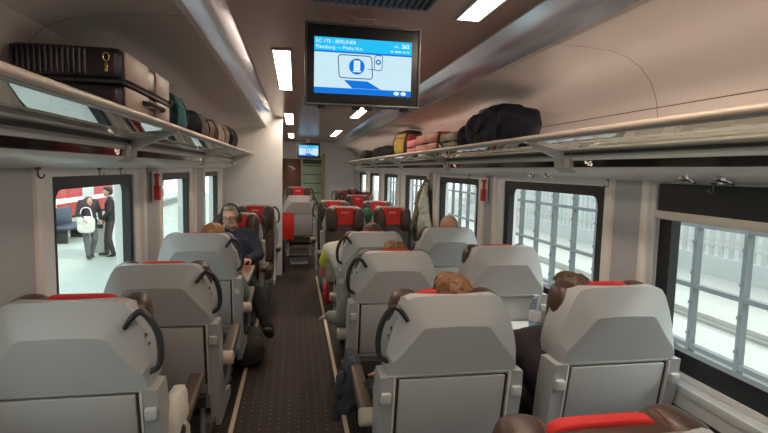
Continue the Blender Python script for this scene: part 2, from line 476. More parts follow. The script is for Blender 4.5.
# ------------------------------------------------------------------ information screens
ES = {k: emit_mat('screen ' + k, c, s*.62) for k, c, s in (
    ('white', (.62, .84, .95), .92), ('cyan', (.02, .50, .86), 1.0), ('blue', (.008, .17, .68), 1.0), ('line', (.07, .16, .32), .6), ('text', (.75, .95, 1.0), 1.0), ('pale', (.72, .90, 1.0), 1.0))}
def screen(label, loc, bracket):
    t = thing('information_screen', label, 'screen', loc, 0, 'hanging information screens')
    W, H = .545, .365
    bm = BM(); bx(bm, -W/2, W/2, 0, .055, 0, H, .006)
    obj('casing', bm, M['black'], t)
    bm = BM()
    bx(bm, -W/2-.006, W/2+.006, -.004, .06, H, H+.012, .003); bx(bm, -W/2-.006, W/2+.006, -.004, .06, -.012, 0, .003)
    bx(bm, -W/2-.010, -W/2, -.004, .06, -.012, H+.012, .003); bx(bm, W/2, W/2+.010, -.004, .06, -.012, H+.012, .003)
    obj('surround', bm, new_mat('grey surround', (.13, .12, .115), .4, metal=.4), t)
    bm = BM(); bx(bm, -.05, .05, .02, .05, H+.01, H+.012+bracket); bx(bm, -.07, .07, .01, .06, H+bracket+.006, H+.012+bracket, .002)
    obj('ceiling_mount', bm, M['ceil_mid'], t)
    bm = BM()
    for x in (-.2, -.03, .03, .21): bx(bm, x-.02, x+.02, .01, .04, -.026, -.011, .003)
    obj('connectors', bm, M['dark'], t)
    x0, x1, z0, z1 = -.238, .238, .045, .308
    def q(bm, pts, y, mi):
        f = bm.faces.new([bm.verts.new((a, y, b)) for a, b in pts]); f.material_index = mi
    rect = lambda a, b, c, d_: [(a, c), (b, c), (b, d_), (a, d_)]
    s = BM(); q(s, rect(x0, x1, z0, z1), -.001, 0)
    sc = obj('display', s, ES['white'], t)
    g = BM()
    q(g, rect(x0, x1, z1-.062, z1), -.0016, 0)                     # header band
    q(g, rect(x0, x1, z0, z0+.028), -.0016, 1)                     # footer band
    q(g, rect(x0, x1, z1-.070, z1-.062), -.0016, 1)
    q(g, [(-.095, .112), (.02, .110), (.088, .074), (-.055, .074)], -.0016, 1)   # laptop base
    n = 40
    q(g, [(-.033+.038*math.cos(2*PI*k/n), .178+.038*math.sin(2*PI*k/n)) for k in range(n)], -.0017, 1)
    q(g, rect(-.048, -.017, .160, .206), -.0022, 3)                # white tablet in the disc
    q(g, rect(-.052, -.012, .152, .158), -.0022, 3)
    q(g, rect(-.042, -.023, .170, .196), -.0026, 4)
    q(g, [(.072+.013*math.cos(2*PI*k/n), .205+.013*math.sin(2*PI*k/n)) for k in range(n)], -.0017, 1)
    q(g, rect(.066, .077, .201, .210), -.0022, 3)
    for ex in (.165, .20):
        q(g, [(ex+.014*math.cos(2*PI*k/n), z0+.014+.009*math.sin(2*PI*k/n)) for k in range(n)], -.0022, 3)
    def outline(pts, w):
        P = [Vector((a, -.0018, b)) for a, b in pts]
        tube(g, P, w, 6, 1, True)
    f0 = len(g.faces)
    def rr(xa, xb, za, zb, r, sk=0):
        return [(a + sk*(b-za), b) for a, b in rrect(xa, xb, za, zb, r, 4)]
    outline(rr(-.118, .045, .122, .230, .014, -.06), .0024); outline(rr(.052, .090, .166, .236, .008, .04), .0018)
    outline([(.02, .168), (.06, .166), (.06, .1675), (.02, .1695)], .0008)
    g.faces.ensure_lookup_table()
    for f in g.faces[f0:]: f.material_index = 2
    text_mesh(g, 'EC 175 - BERLINER', .0235, x0+.008, z1-.026, -.0022, 5)
    text_mesh(g, 'Flensburg \u2014 Praha hl.n.', .0235, x0+.008, z1-.053, -.0022, 5)
    text_mesh(g, '262', .0265, x1-.012, z1-.030, -.0022, 5, 'RIGHT', .0006)
    text_mesh(g, 'v\u016fz', .0165, x1-.066, z1-.030, -.0022, 5, 'RIGHT')
    for k in range(14):
        if k not in (2, 8, 11): q(g, rect(x1-.105+k*.0068, x1-.1003+k*.0068, z1-.052, z1-.045), -.0022, 5)
    obj('picture', g, [ES['cyan'], ES['blue'], ES['line'], ES['pale'], ES['white'], ES['text']], sc)
    return t
screen('large lit train screen with laptop picture hanging near the camera', (.325, 2.42, 1.98), .035)
screen('small distant lit train screen hanging far down the coach', (.33, 12.4, 1.93), .10)

# ------------------------------------------------------------------ luggage racks
def rack(s, label, y0, y1, brackets):
    t = thing('luggage_rack', label, 'luggage rack', (X(s, 1.2), 0, 1.78))
    ox, oz = X(s, 1.2), 1.78
    P = lambda u, y, z: Vector((X(s, u)-ox, y, z-oz))
    bm = BM(); tube(bm, [P(.952, y0, 1.859), P(.952, y1, 1.859)], .0140, 16)
    obj('front_rail', bm, M['rail'], t)
    bm = BM()
    loops(bm, [[P(.955, y, 1.848), P(.972, y, 1.845), P(.972, y, 1.838), P(.958, y, 1.838)] for y in (y0, y1)])
    obj('rail_clamp', bm, M['rackgrey'], t)
    bm = BM(); loops(bm, [[P(.968, y, 1.841), P(1.182, y, 1.781)] for y in (y0, y1)], False, False, False)
    obj('glass_shelf', bm, M['shelf'], t)
    ch = obj('light_channel', loops(BM(), [[P(1.345, y, 1.783), P(1.402, y, 1.783), P(1.402, y, 1.800), P(1.352, y, 1.800), P(1.352, y, 1.816), P(1.345, y, 1.816)] for y in (y0+.04, y1-.04)]), M['rackgrey'], t)  # opaque channel added to hide the fill strip from below
    obj('cove_light', bx(BM(), *sorted((X(s, 1.390)-ox, X(s, 1.368)-ox)), y0+.05, y1-.05, 1.8005-oz, 1.805-oz), M['led'] if s > 0 else M['led_dim'], ch)  # added glowing strip, no real fitting: lifts the ceiling brightness
    # beam: dark groove, grey strip, display recess, curved white underside
    bm = BM()
    pr = [(1.19, 1.784), (1.184, 1.780), (1.184, 1.758), (1.188, 1.755), (1.192, 1.740), (1.205, 1.738), (1.205, 1.702), (1.19, 1.700), (1.20, 1.690), (1.23, 1.672), (1.27, 1.655), (1.31, 1.643), (1.375, 1.636), (1.375, 1.784)]
    loops(bm, [[P(u, y, z) for u, z in pr] for y in (y0, y1)])
    for f in bm.faces:
        c = f.calc_center_median(); u = abs(c.x+ox-CX); z = c.z+oz
        f.material_index = 0 if z > 1.757 else (2 if z > 1.739 else 1)
    obj('beam', bm, [M['rackgrey'], M['cove'], M['rackwhite']], t)
    bm = BM(); loops(bm, [[P(1.178, y, 1.7845), P(1.178, y, 1.7700), P(1.19, y, 1.7700), P(1.19, y, 1.7845)] for y in (y0, y1)])
    obj('edge_seal', bm, M['black'], t)
    prev = y0
    for yb in brackets:
        bm = BM()                # display strip between two brackets
        if yb-prev > .4:
            loops(bm, [[P(1.196, y, 1.738), P(1.204, y, 1.702), P(1.206, y, 1.702), P(1.206, y, 1.738)] for y in (prev+.09, yb-.09)])
            d = obj('display_strip', bm, M['gloss_black'], t)
            if yb < 6:
                g = BM(); ym = yb-.22 if s > 0 else yb-.2
                for k, (a, z) in enumerate(((0, .722), (0, .730), (.022, .712), (.022, .722), (.044, .728), (.050, .716), (.044, .708))):
                    loops(g, [[P(1.1945+(1.738-1-z)*.22, ym+a*s*-1+w, 1+z+h) for w, h in ((0, 0), (.016, 0), (.016, .006), (0, .006))],
                              [P(1.1995+(1.738-1-z)*.22, ym+a*s*-1+w, 1+z+h) for w, h in ((0, 0), (.016, 0), (.016, .006), (0, .006))]])
                obj('lit_sign', g, M['sign'], d)
        bm = BM()                # the arm from the beam out to the rail
        arm = [(.95, 1.846), (.985, 1.838), (1.08, 1.812), (1.18, 1.792), (1.20, 1.735), (1.18, 1.712), (1.165, 1.745), (1.07, 1.782), (.985, 1.822), (.95, 1.834)]
        loops(bm, [[P(u, yb-.02, z) for u, z in arm], [P(u, yb+.02, z) for u, z in arm]])
        plate = [(1.176, 1.760), (1.184, 1.70), (1.22, 1.672), (1.215, 1.70), (1.20, 1.76)]
        loops(bm, [[P(u, yb-.085, z) for u, z in plate], [P(u, yb+.085, z) for u, z in plate]])
        obj('bracket', bm, M['bracket'], t, 30)
        prev = yb
    return t
rack(-1, 'glass luggage rack with the big ribbed suitcase on it, over the single seats', -1.6, 7.64, [.6, 2.8, 5.0, 7.2])
rack(1, 'glass luggage rack with the navy duffel bag on it, over the double seats', -1.6, 13.0, [.45, 2.62, 4.85, 7.08, 9.3, 11.5])

# coat hooks under the racks and the round reading lights
def hook(s, y, where, u=1.335, z=1.642):
    t = thing('coat_hook', 'small metal coat hook %s' % where, 'hook', (X(s, u), y, z), 0, 'coat hooks under the racks')
    bm = BM(); box(bm, (0, 0, -.006), (.018, .018, .010), None, .003)
    obj('base', bm, M['hook'], t)
    bm = BM(); tube(bm, spline([(0, 0, -.008), (0, 0, -.034), (-s*.009, 0, -.043), (-s*.020, 0, -.037), (-s*.022, 0, -.027)], 5), .0034, 8)
    obj('prong', bm, M['hook'], t)
hook(-1, 2.16, 'on the pillar left of the window with two people outside')
hook(-1, 2.78, 'above the middle of the window with two people outside')
hook(-1, 3.10, 'above the head of the man seen outside the window')
hook(-1, 3.62, 'just left of the red hammer box on the single-seat side')
hook(1, 1.72, 'above the nearest window with the lowered blind')
hook(1, 2.40, 'at the near end of the window behind the water bottle')
hook(1, 4.55, 'above the window beside the bald head')
hook(1, 5.95, 'carrying the olive coat')
def reading(s, y, where):
    t = thing('reading_light', 'round chrome reading light, %s' % where, 'light', (X(s, 1.265), y, 1.655), 0, 'reading lights under the racks')
    t.rotation_euler = (0, s*.35, 0)
    bm = BM(); lathe(bm, [(.020, -.001), (.020, -.010), (.030, -.013), (.036, -.010), (.036, .004), (.03, .006)], n=20)
    obj('ring', bm, M['chrome'], t)
    bm = BM(); lathe(bm, [(.019, -.008), (.018, -.004), (.010, -.003)], n=16)
    obj('lens', bm, M['gloss_black'], t)
reading(1, 1.60, 'nearer of the pair above the nearest window'); reading(1, 1.78, 'farther of the pair above the nearest window')
reading(1, 2.92, 'nearer one above the window behind the water bottle'); reading(1, 3.12, 'farther one above the window behind the water bottle')

# roller blind on the near right window
b = thing('roller_blind', 'dark roller blind lowered a little over the nearest window with pale bottom bar', 'blind', (X(1, UW), 1.34, 1.60))
obj('fabric', bx(BM(), -.012, -.006, -.70, .70, -.10, .03), M['black'], b)
obj('bottom_bar', bx(BM(), -.026, .002, -.70, .71, -.135, -.097, .006), new_mat('pale bar', (.60, .53, .49), .4), b)
obj('guide', bx(BM(), -.02, .002, .708, .735, -.80, .02, .004), M['ledge'], b)

# hammer boxes
def hammer(s, y, label):
    t = thing('hammer_box', label, 'emergency hammer', (X(s, UW-.03), y, 1.40), 0, 'red hammer boxes on the pillars')
    a = -s
    obj('backplate', bx(BM(), -.006, .006+.02*0, -.04, .04, 0, .22, .004), M['white'], t)
    bm = BM(); bx(bm, min(0, a*.04), max(0, a*.04), -.028, .028, .01, .115, .006)
    obj('holder', bm, M['redplastic'], t)
    bm = BM(); tube(bm, [(a*.02, 0, .10), (a*.02, 0, .20)], .012, 10); box(bm, (a*.022, 0, .19), (.03, .055, .024), None, .006)
    obj('hammer', bm, new_mat('hammer red', (.55, .05, .03), .45), t)
hammer(-1, 3.78, 'red emergency hammer box between the first two windows on the single-seat side')
hammer(1, 4.13, 'red emergency hammer box on the pillar right of the bald head')

# ------------------------------------------------------------------ seats
def LY(z): return -(z-.45)*.16
def leanbox(bm, x0, x1, z0, z1, d0, d1, bev=0.0):
    """a slab that follows the slope of the seat back"""
    n0 = len(bm.verts)
    r = bmesh.ops.create_cube(bm, size=1.0); vs = r['verts']
    for v in vs:
        x = x0 if v.co.x < 0 else x1; z = z0 if v.co.z < 0 else z1; d_ = d0 if v.co.y < 0 else d1
        v.co = Vector((x, LY(z)+d_, z))
    if bev > 0:
        bmesh.ops.bevel(bm, geom=list({e for v in vs for e in v.link_edges}), offset=bev, segments=2, profile=.5, affect='EDGES')
    return bm

def make_seat(handle, tray_down=False):
    t = bpy.data.objects.new('train_chair', None); COL.objects.link(t); t.empty_display_size = .1
    # --- upper shell: flat rear face, sloping shoulders, rim
    o_r = [(0, .905), (.258, .905), (.264, .945), (.263, .99), (.252, 1.04), (.232, 1.105), (.207, 1.165), (.186, 1.195), (.16, 1.206), (0, 1.210)]
    i_r = [(0, .905), (.252, .905), (.254, .925), (.238, .958), (.203, .998), (.168, 1.043), (.142, 1.078), (.130, 1.090), (.115, 1.096), (0, 1.100)]
    def ring(h, dy):
        pts = [(x, z, dy(x, z)) for x, z in h] + [(-x, z, dy(x, z)) for x, z in h[-2:0:-1]]
        return [Vector((x, LY(z)+d_, z)) for x, z, d_ in pts]
    od = lambda x, z: .022 + .024*max(0, (z-1.0)/.2) if z > .93 else .008
    bm = BM()
    loops(bm, [ring(i_r, lambda x, z: -.014), ring(o_r, od), ring([(x*1.005, z) for x, z in o_r], lambda x, z: od(x, z)+.02+.115*min(1, abs(x)/.16)*max(.35, min(1, (1.215-z)/.05))), ring([(x*.93, .905+(z-.905)*.96) for x, z in o_r], lambda x, z: od(x, z)+.025+.112*min(1, abs(x)/.16)*max(.35, min(1, (1.215-z)/.05)))])
    es = [e for e in bm.edges if len(e.link_faces) == 2 and e.calc_face_angle(0) > .12]
    bmesh.ops.bevel(bm, geom=es, offset=.004, segments=2, profile=.5, affect='EDGES')
    obj('back_shell', bm, M['shell'], t, 24)
    # --- lower body with side pillars
    bm = BM()
    leanbox(bm, -.268, .268, .40, .892, .004, .085, .012)
    for s in (-1, 1):
        po = [(s*.236, .905), (s*.284, .90), (s*.290, .80), (s*.284, .55), (s*.268, .38), (s*.236, .36)]
        po = po if s > 0 else po[::-1]
        loops(bm, [[Vector((x, LY(z)-.022, z)) for x, z in po], [Vector((x, LY(z)+.10, z)) for x, z in po]])
    bmesh.ops.bevel(bm, geom=[e for e in bm.edges if len(e.link_faces) == 2 and e.calc_face_angle(0) > .7 and e.calc_length() > .06], offset=.006, segments=2, profile=.5, affect='EDGES')
    leanbox(bm, -.236, .236, .892, .905, -.016, .08, .004)
    obj('back_panel', bm, M['shell2'], t, 40)
    # --- folding tray
    if tray_down:
        bm = BM(); bx(bm, -.215, .215, -.47, -.05, .705, .725, .006)
        tr = obj('tray_table', bm, M['white'], t)
        for s in (-1, 1):
            bm = BM(); tube(bm, [(s*.222, LY(.60), .60), (s*.222, -.26, .712)], .009, 8)
            obj('tray_arm', bm, M['dark'], t)
    else:
        bm = BM(); leanbox(bm, -.214, .214, .565, .886, -.020, .0, .006)
        obj('tray_table', bm, M['shell'], t)
        for s in (-1, 1):
            bm = BM(); leanbox(bm, s*.2185-.004, s*.2185+.004, .565, .886, -.019, .006, .002)
            obj('tray_arm', bm, M['leather'], t)
    for s in (-1, 1):
        bm = BM(); leanbox(bm, s*.231-.0045, s*.231+.0045, .50, .898, -.026, -.0, .003)
        obj('edge_trim', bm, M['latch'], t)  # thin pale bar painted as the highlight along the pillar's bevelled edge
        bm = BM(); leanbox(bm, s*.262-.019, s*.262+.019, .795, .838, -.042, -.018, .005)
        obj('latch', bm, M['latch'], t)
    bm = BM(); leanbox(bm, -.225, .225, .545, .558, -.014, .01, .003)
    obj('trim_bar', bm, M['latch'], t)
    bm = BM(); loops(bm, [[Vector((-.21, LY(.53)-.002, .53)), Vector((-.21, LY(.42)-.002, .42)), Vector((.21, LY(.42)-.002, .42)), Vector((.21, LY(.50)-.002, .50))],
                          [Vector((-.21, LY(.53)-.030, .52)), Vector((-.20, LY(.42)-.022, .42)), Vector((.20, LY(.42)-.022, .42)), Vector((.21, LY(.50)-.030, .49))]])
    obj('magazine_pocket', bm, M['net'], t)
    # --- upholstery
    bm = BM(); sq(bm, (0, .075, .735), (.235, .060, .325), .35, .4, 28, 16, (.16, 0, 0))
    obj('backrest', bm, M['leather'], t)
    bm = BM(); sq(bm, (0, .036, 1.052), (.17, .046, .135), .4, .4, 28, 14, (.14, 0, 0))
    for s in (-1, 1): sq(bm, (s*.168, .072, 1.052), (.066, .090, .145), .6, .7, 22, 14, (.14, 0, s*.25))
    hr = obj('headrest', bm, M['leather'], t)
    for s in (-1, 1):
        pts = [(s*.136, -.0+.078*math.cos(a)+.064, 1.056+.141*math.sin(a)) for a in [PI*(k+1)/16 for k in range(15)]]
        bm = BM(); tube(bm, pts, .0016, 6)
        obj('stitching', bm, M['stitch'], hr)
    bm = BM(); sq(bm, (0, .074, 1.092), (.125, .020, .108), .3, .3, 28, 14, (.14, 0, 0))
    hc = obj('headrest_cover', bm, M['redcover'], t); hc['label'] = 'red headrest cover'
    bm = BM()
    for k in range(9):
        h = .010+.006*((k*7) % 3)
        box(bm, (-.04+k*.010, .0870, 1.141), (.006, .004, h), (.14, 0, 0))
    obj('embroidery', bm, M['pale_thread'], hc)
    bm = BM(); sq(bm, (0, .37, .405), (.245, .27, .075), .35, .3, 28, 12)
    obj('seat_cushion', bm, M['leather'], t)
    # --- base
    bm = BM(); bx(bm, -.235, .235, .08, .60, .28, .335, .01)
    prism(bm, [(.12, .29), (.56, .29), (.50, .03), (.60, .0), (.10, .0), (.20, .03)], -.15, .15, 'x')
    obj('pedestal', bm, M['ped'], t)
    bm = BM(); box(bm, (0, -.03, .17), (.36, .12, .022), (-.35, 0, 0), .006)
    fr = obj('footrest', bm, M['leather'], t)
    for s in (-1, 1):
        bm = BM(); tube(bm, [(s*.19, .02, .42), (s*.19, -.01, .17)], .014, 8); box(bm, (s*.19, -.03, .17), (.03, .13, .034), (-.35, 0, 0), .006)
        obj('footrest_arm', bm, M['ped'], t)
    # --- grab loop and armrest on the gangway side
    if handle:
        s = handle
        bm = BM()
        pts = spline([(s*.190, LY(1.118)+.006, 1.122), (s*.212, LY(1.15)+.010, 1.156), (s*.236, LY(1.168)+.022, 1.174), (s*.264, LY(1.15)+.024, 1.152), (s*.289, LY(1.10)+.016, 1.10), (s*.297, LY(1.04)+.008, 1.04), (s*.288, LY(.985)+.006, .982), (s*.254, LY(.955)+.016, .955)], 5)
        n = len(pts)
        tube(bm, pts, [.011 + .005*math.sin(PI*k/(n-1)) for k in range(n)], 12, .75)
        gh = obj('grab_handle', bm, M['dkgrip'], t); gh['label'] = 'dark grab loop'
        bm = BM()
        for k, z in enumerate((1.075, 1.042)):
            P0 = [(s*.253 + .0*k, LY(z)+.0085+.012*math.cos(a)*.5, z+.012*math.sin(a)) for a in [2*PI*j/14 for j in range(14)]]
            tube(bm, [(s*(.2475-.25*(z-1.05)), LY(z)+.050+.010*math.cos(a), z+.010*math.sin(a)) for a in [2*PI*j/14 for j in range(14)]], .0026, 6, 1, True)
        obj('seat_number', bm, M['dark'], t)
        bm = BM(); box(bm, (s*.302, .31, .672), (.066, .40, .042), (.10, 0, 0), .016, 3)
        box(bm, (s*.302, .30, .648), (.05, .36, .03), (.10, 0, 0), .01)
        ar = obj('armrest', bm, M['armpad'], t)
        bm = BM(); lathe(bm, [(.030, -.036), (.038, -.030), (.038, .030), (.030, .036)], (s*.302, .105, .645), 18, (0, PI/2, 0))
        ac = obj('armrest_cap', bm, M['beigecap'], ar); ac['label'] = 'beige armrest cap'
        bm = BM(); prism(bm, [(.06, .62), (.14, .64), (.30, .36), (.52, .30), (.52, .24), (.10, .26)], s*.255-.014, s*.255+.014, 'x')
        obj('side_panel', bm, M['shell2'], t)
    return t
PROTO = {}
def seat(kind, x, y, label, back=False, group='grey train seats', rec=0.0):
    if kind not in PROTO:
        t = PROTO[kind] = make_seat({'R': 1, 'L': -1, 'N': 0, 'T': 0}[kind], kind == 'T')
    else: t = copy_tree(PROTO[kind])
    if back: t.location = (x, y, 0); t.rotation_euler = (0, 0, PI)
    else: t.location = (x, y+.10, 0)
    return tag(t, label, 'train seat', group)
seat('R', -.74, 1.70, 'grey single train seat nearest the camera on the gangway\'s left, dark loop at its shoulder')
fs = seat('R', -.66, 2.48, 'grey single train seat, middle one of the three on the left')
fs.scale = (1, 1, .975)
seat('R', -.645, 3.40, 'grey single train seat with ginger hair above it, third on the left')
fs = seat('L', .622, .70, 'train seat at the very front, only its brown headrest and red cover showing')
fs.scale = (1, 1, .975)
fs = seat('L', .605, 1.73, 'grey train seat with brown hair and a red cover above it, bottle seat ahead')
fs.scale = (1, 1, .985)
seat('L', .605, 2.80, 'grey train seat beside the gangway straight ahead of the one with brown hair')
seat('L', .62, 3.72, 'grey train seat beside the gangway with a white and neon sleeve beside it')
seat('N', 1.315, 1.73, 'large grey window seat of the dark-clothed passenger leaning out of it')
seat('T', 1.295, 2.80, 'grey window seat with its tray folded down under a water bottle')
seat('N', 1.24, 3.76, 'grey window seat of the bald passenger')
BG = 'facing train seats'
seat('L', -.60, 5.35, 'dark facing seat of the man in headphones', True, BG)
seat('L', -.50, 6.55, 'facing seat with red cover behind the man in headphones, by the partition', True, BG)
seat('R', .60, 6.0, 'facing gangway seat with red cover just beyond the seat with the neon sleeve', True, BG)
seat('N', 1.20, 6.05, 'facing window seat with red cover left of the hanging coat', True, BG)
seat('R', .56, 7.15, 'facing gangway seat with red cover, second behind the neon sleeve seat', True, BG)
seat('N', 1.20, 7.15, 'facing window seat, second behind the coat, left of the gap with green glass', True, BG)
seat('R', .08, 8.35, 'lone grey seat seen past the edge of the white partition')
fs = seat('L', .06, 9.45, 'facing seat with red cover behind the lone grey seat past the partition', True, BG)
fs.scale = (1, 1, 1.09)
seat('R', 1.12, 8.85, 'first of the three far facing seats in a file by the right wall', True, BG)
seat('R', 1.12, 9.95, 'middle of the three far facing seats in a file by the right wall', True, BG)
seat('R', 1.12, 11.05, 'last of the three far facing seats in a file by the right wall', True, BG)

# ------------------------------------------------------------------ table, bottle, phone
t = thing('table', 'small brown wooden table in front of the man in headphones', 'table', (-.68, 4.35, 0))
obj('tabletop', bx(BM(), -.33, .30, -.36, .36, .715, .745, .012), M['wood'], t)
bm = BM(); bx(bm, .29, .315, -.34, .34, .712, .748, .006)
obj('edge_strip', bm, M['ped'], t)
bm = BM(); bx(bm, -.30, -.22, -.06, .06, 0, .715, .01); bx(bm, -.31, -.10, -.20, .20, .69, .715, .006)
obj('table_leg', bm, M['ped'], t)

t = thing('water_bottle', 'clear plastic water bottle with pale label standing on the folded tray', 'bottle', (1.345, 2.52, .7255))
def plastic():
    m = pane_mat('bottle plastic', (.80, .88, .93), .10, .02); return m
bm = BM(); lathe(bm, [(.028, 0), (.033, .006), (.033, .06), (.031, .07), (.033, .08), (.033, .165), (.030, .185), (.017, .222), (.014, .228), (.014, .236)], n=24)
obj('bottle_body', bm, plastic(), t)
bm = BM(); lathe(bm, [(.030, .004), (.0315, .008), (.0315, .095), (.030, .0952)], n=24)
obj('water', bm, pane_mat('water', (.60, .72, .80), .08), t)
bm = BM(); lathe(bm, [(.0336, .105), (.0338, .106), (.0338, .158), (.0336, .159)], n=24)
obj('label_band', bm, new_mat('bottle label', (.68, .62, .70), .5, var=.2, vscale=50), t)
bm = BM(); lathe(bm, [(.0155, .234), (.016, .236), (.016, .250), (.014, .252)], n=20)
obj('cap', bm, new_mat('blue cap', (.45, .58, .75), .4), t)
t = thing('phone', 'small dark phone lying on the folded tray left of the bottle', 'phone', (1.215, 2.50, .7255), .3)
obj('body', box(BM(), (0, 0, .0055), (.075, .145, .009), None, .003), M['black'], t)
obj('glass_face', box(BM(), (0, 0, .0105), (.069, .138, .001)), M['gloss_black'], t)

# ------------------------------------------------------------------ people
def head_bm(bm, c, rot=None, beard=False):
    R = Euler(rot).to_matrix() if rot else Matrix.Identity(3)
    c = Vector(c)
    def E(p, r): sq(bm, c + R @ Vector(p), r, 1, 1, 18, 12, rot)
    E((0, -.008, .022), (.076, .096, .092)); E((0, .018, -.035), (.062, .070, .075)); E((0, .048, -.085), (.034, .034, .026))
    def C(a, r0, b_, r1): rcone(bm, c + R @ Vector(a), r0, c + R @ Vector(b_), r1, 10)
    C((0, .088, .018), .009, (0, .108, -.022), .013)                # nose
    for s in (-1, 1):
        C((s*.012, .098, -.026), .008, (s*.012, .096, -.026), .008)
        E((s*.078, -.008, -.005), (.010, .020, .032))               # ears
        C((s*.018, .084, .030), .010, (s*.050, .070, .028), .009)   # brow
        E((s*.042, .062, -.028), (.024, .022, .022))                # cheeks
    C((-.018, .084, -.058), .008, (.018, .084, -.058), .008)        # lips
def head_details(p, c, rot, iris=(.10, .06, .04)):
    R = Euler(rot).to_matrix() if rot else Matrix.Identity(3); c = Vector(c)
    for s in (-1, 1):
        bm = BM(); bmesh.ops.create_uvsphere(bm, u_segments=10, v_segments=8, radius=.0115, matrix=Matrix.Translation(c + R @ Vector((s*.032, .077, .008))))
        e = obj('eye', bm, M['white'], p)
        bm = BM(); bmesh.ops.create_uvsphere(bm, u_segments=8, v_segments=6, radius=.006, matrix=Matrix.Translation(c + R @ Vector((s*.032, .0845, .008))))
        obj('iris', bm, new_mat('iris', iris, .2), e)
    bm = BM(); rcone(bm, c + R @ Vector((-.018, .092, -.058)), .0035, c + R @ Vector((.018, .092, -.058)), .0035, 8)
    obj('mouth', bm, new_mat('lips', (.30, .09, .08), .5), p)
def hand_bm(bm, wrist, fwd, palm_n, side, curl=.5, sc=1.0):
    """palm, four unequal bent fingers and a thumb off the side of the palm"""
    w = Vector(wrist); f = Vector(fwd).normalized(); n = Vector(palm_n); n = (n - f*n.dot(f)).normalized(); a = f.cross(n)*side
    kn = []
    for k, (off, ln) in enumerate(((.030, .068), (.010, .076), (-.010, .071), (-.029, .056))):
        b0 = w + f*.02*sc + a*off*.5*sc; b1 = w + f*(.088-.004*abs(k-1))*sc + a*off*sc
        rcone(bm, b0, .014*sc, b1, .0115*sc, 10)
        q = b1; d = f.copy()
        for j, (frac, r) in enumerate(((.45, .0088), (.31, .0080), (.24, .0070))):
            ang = curl*(.7 if j == 0 else 1.0)*.8
            d = (d*math.cos(ang) + n*math.sin(ang)).normalized()
            q2 = q + d*ln*frac*sc; rcone(bm, q, r*1.05*sc, q2, r*sc, 8); q = q2
    t0 = w + f*.022*sc + a*.020*sc
    t1 = t0 + (f*.55 + a*.75 + n*.25).normalized()*.042*sc; t2 = t1 + (f*.85 + a*.25 + n*.35).normalized()*.032*sc; t3 = t2 + (f*.9 + n*.4).normalized()*.024*sc
    rcone(bm, t0, .014*sc, t1, .0115*sc, 10); rcone(bm, t1, .0112*sc, t2, .0098*sc, 8); rcone(bm, t2, .0098*sc, t3, .0075*sc, 8)

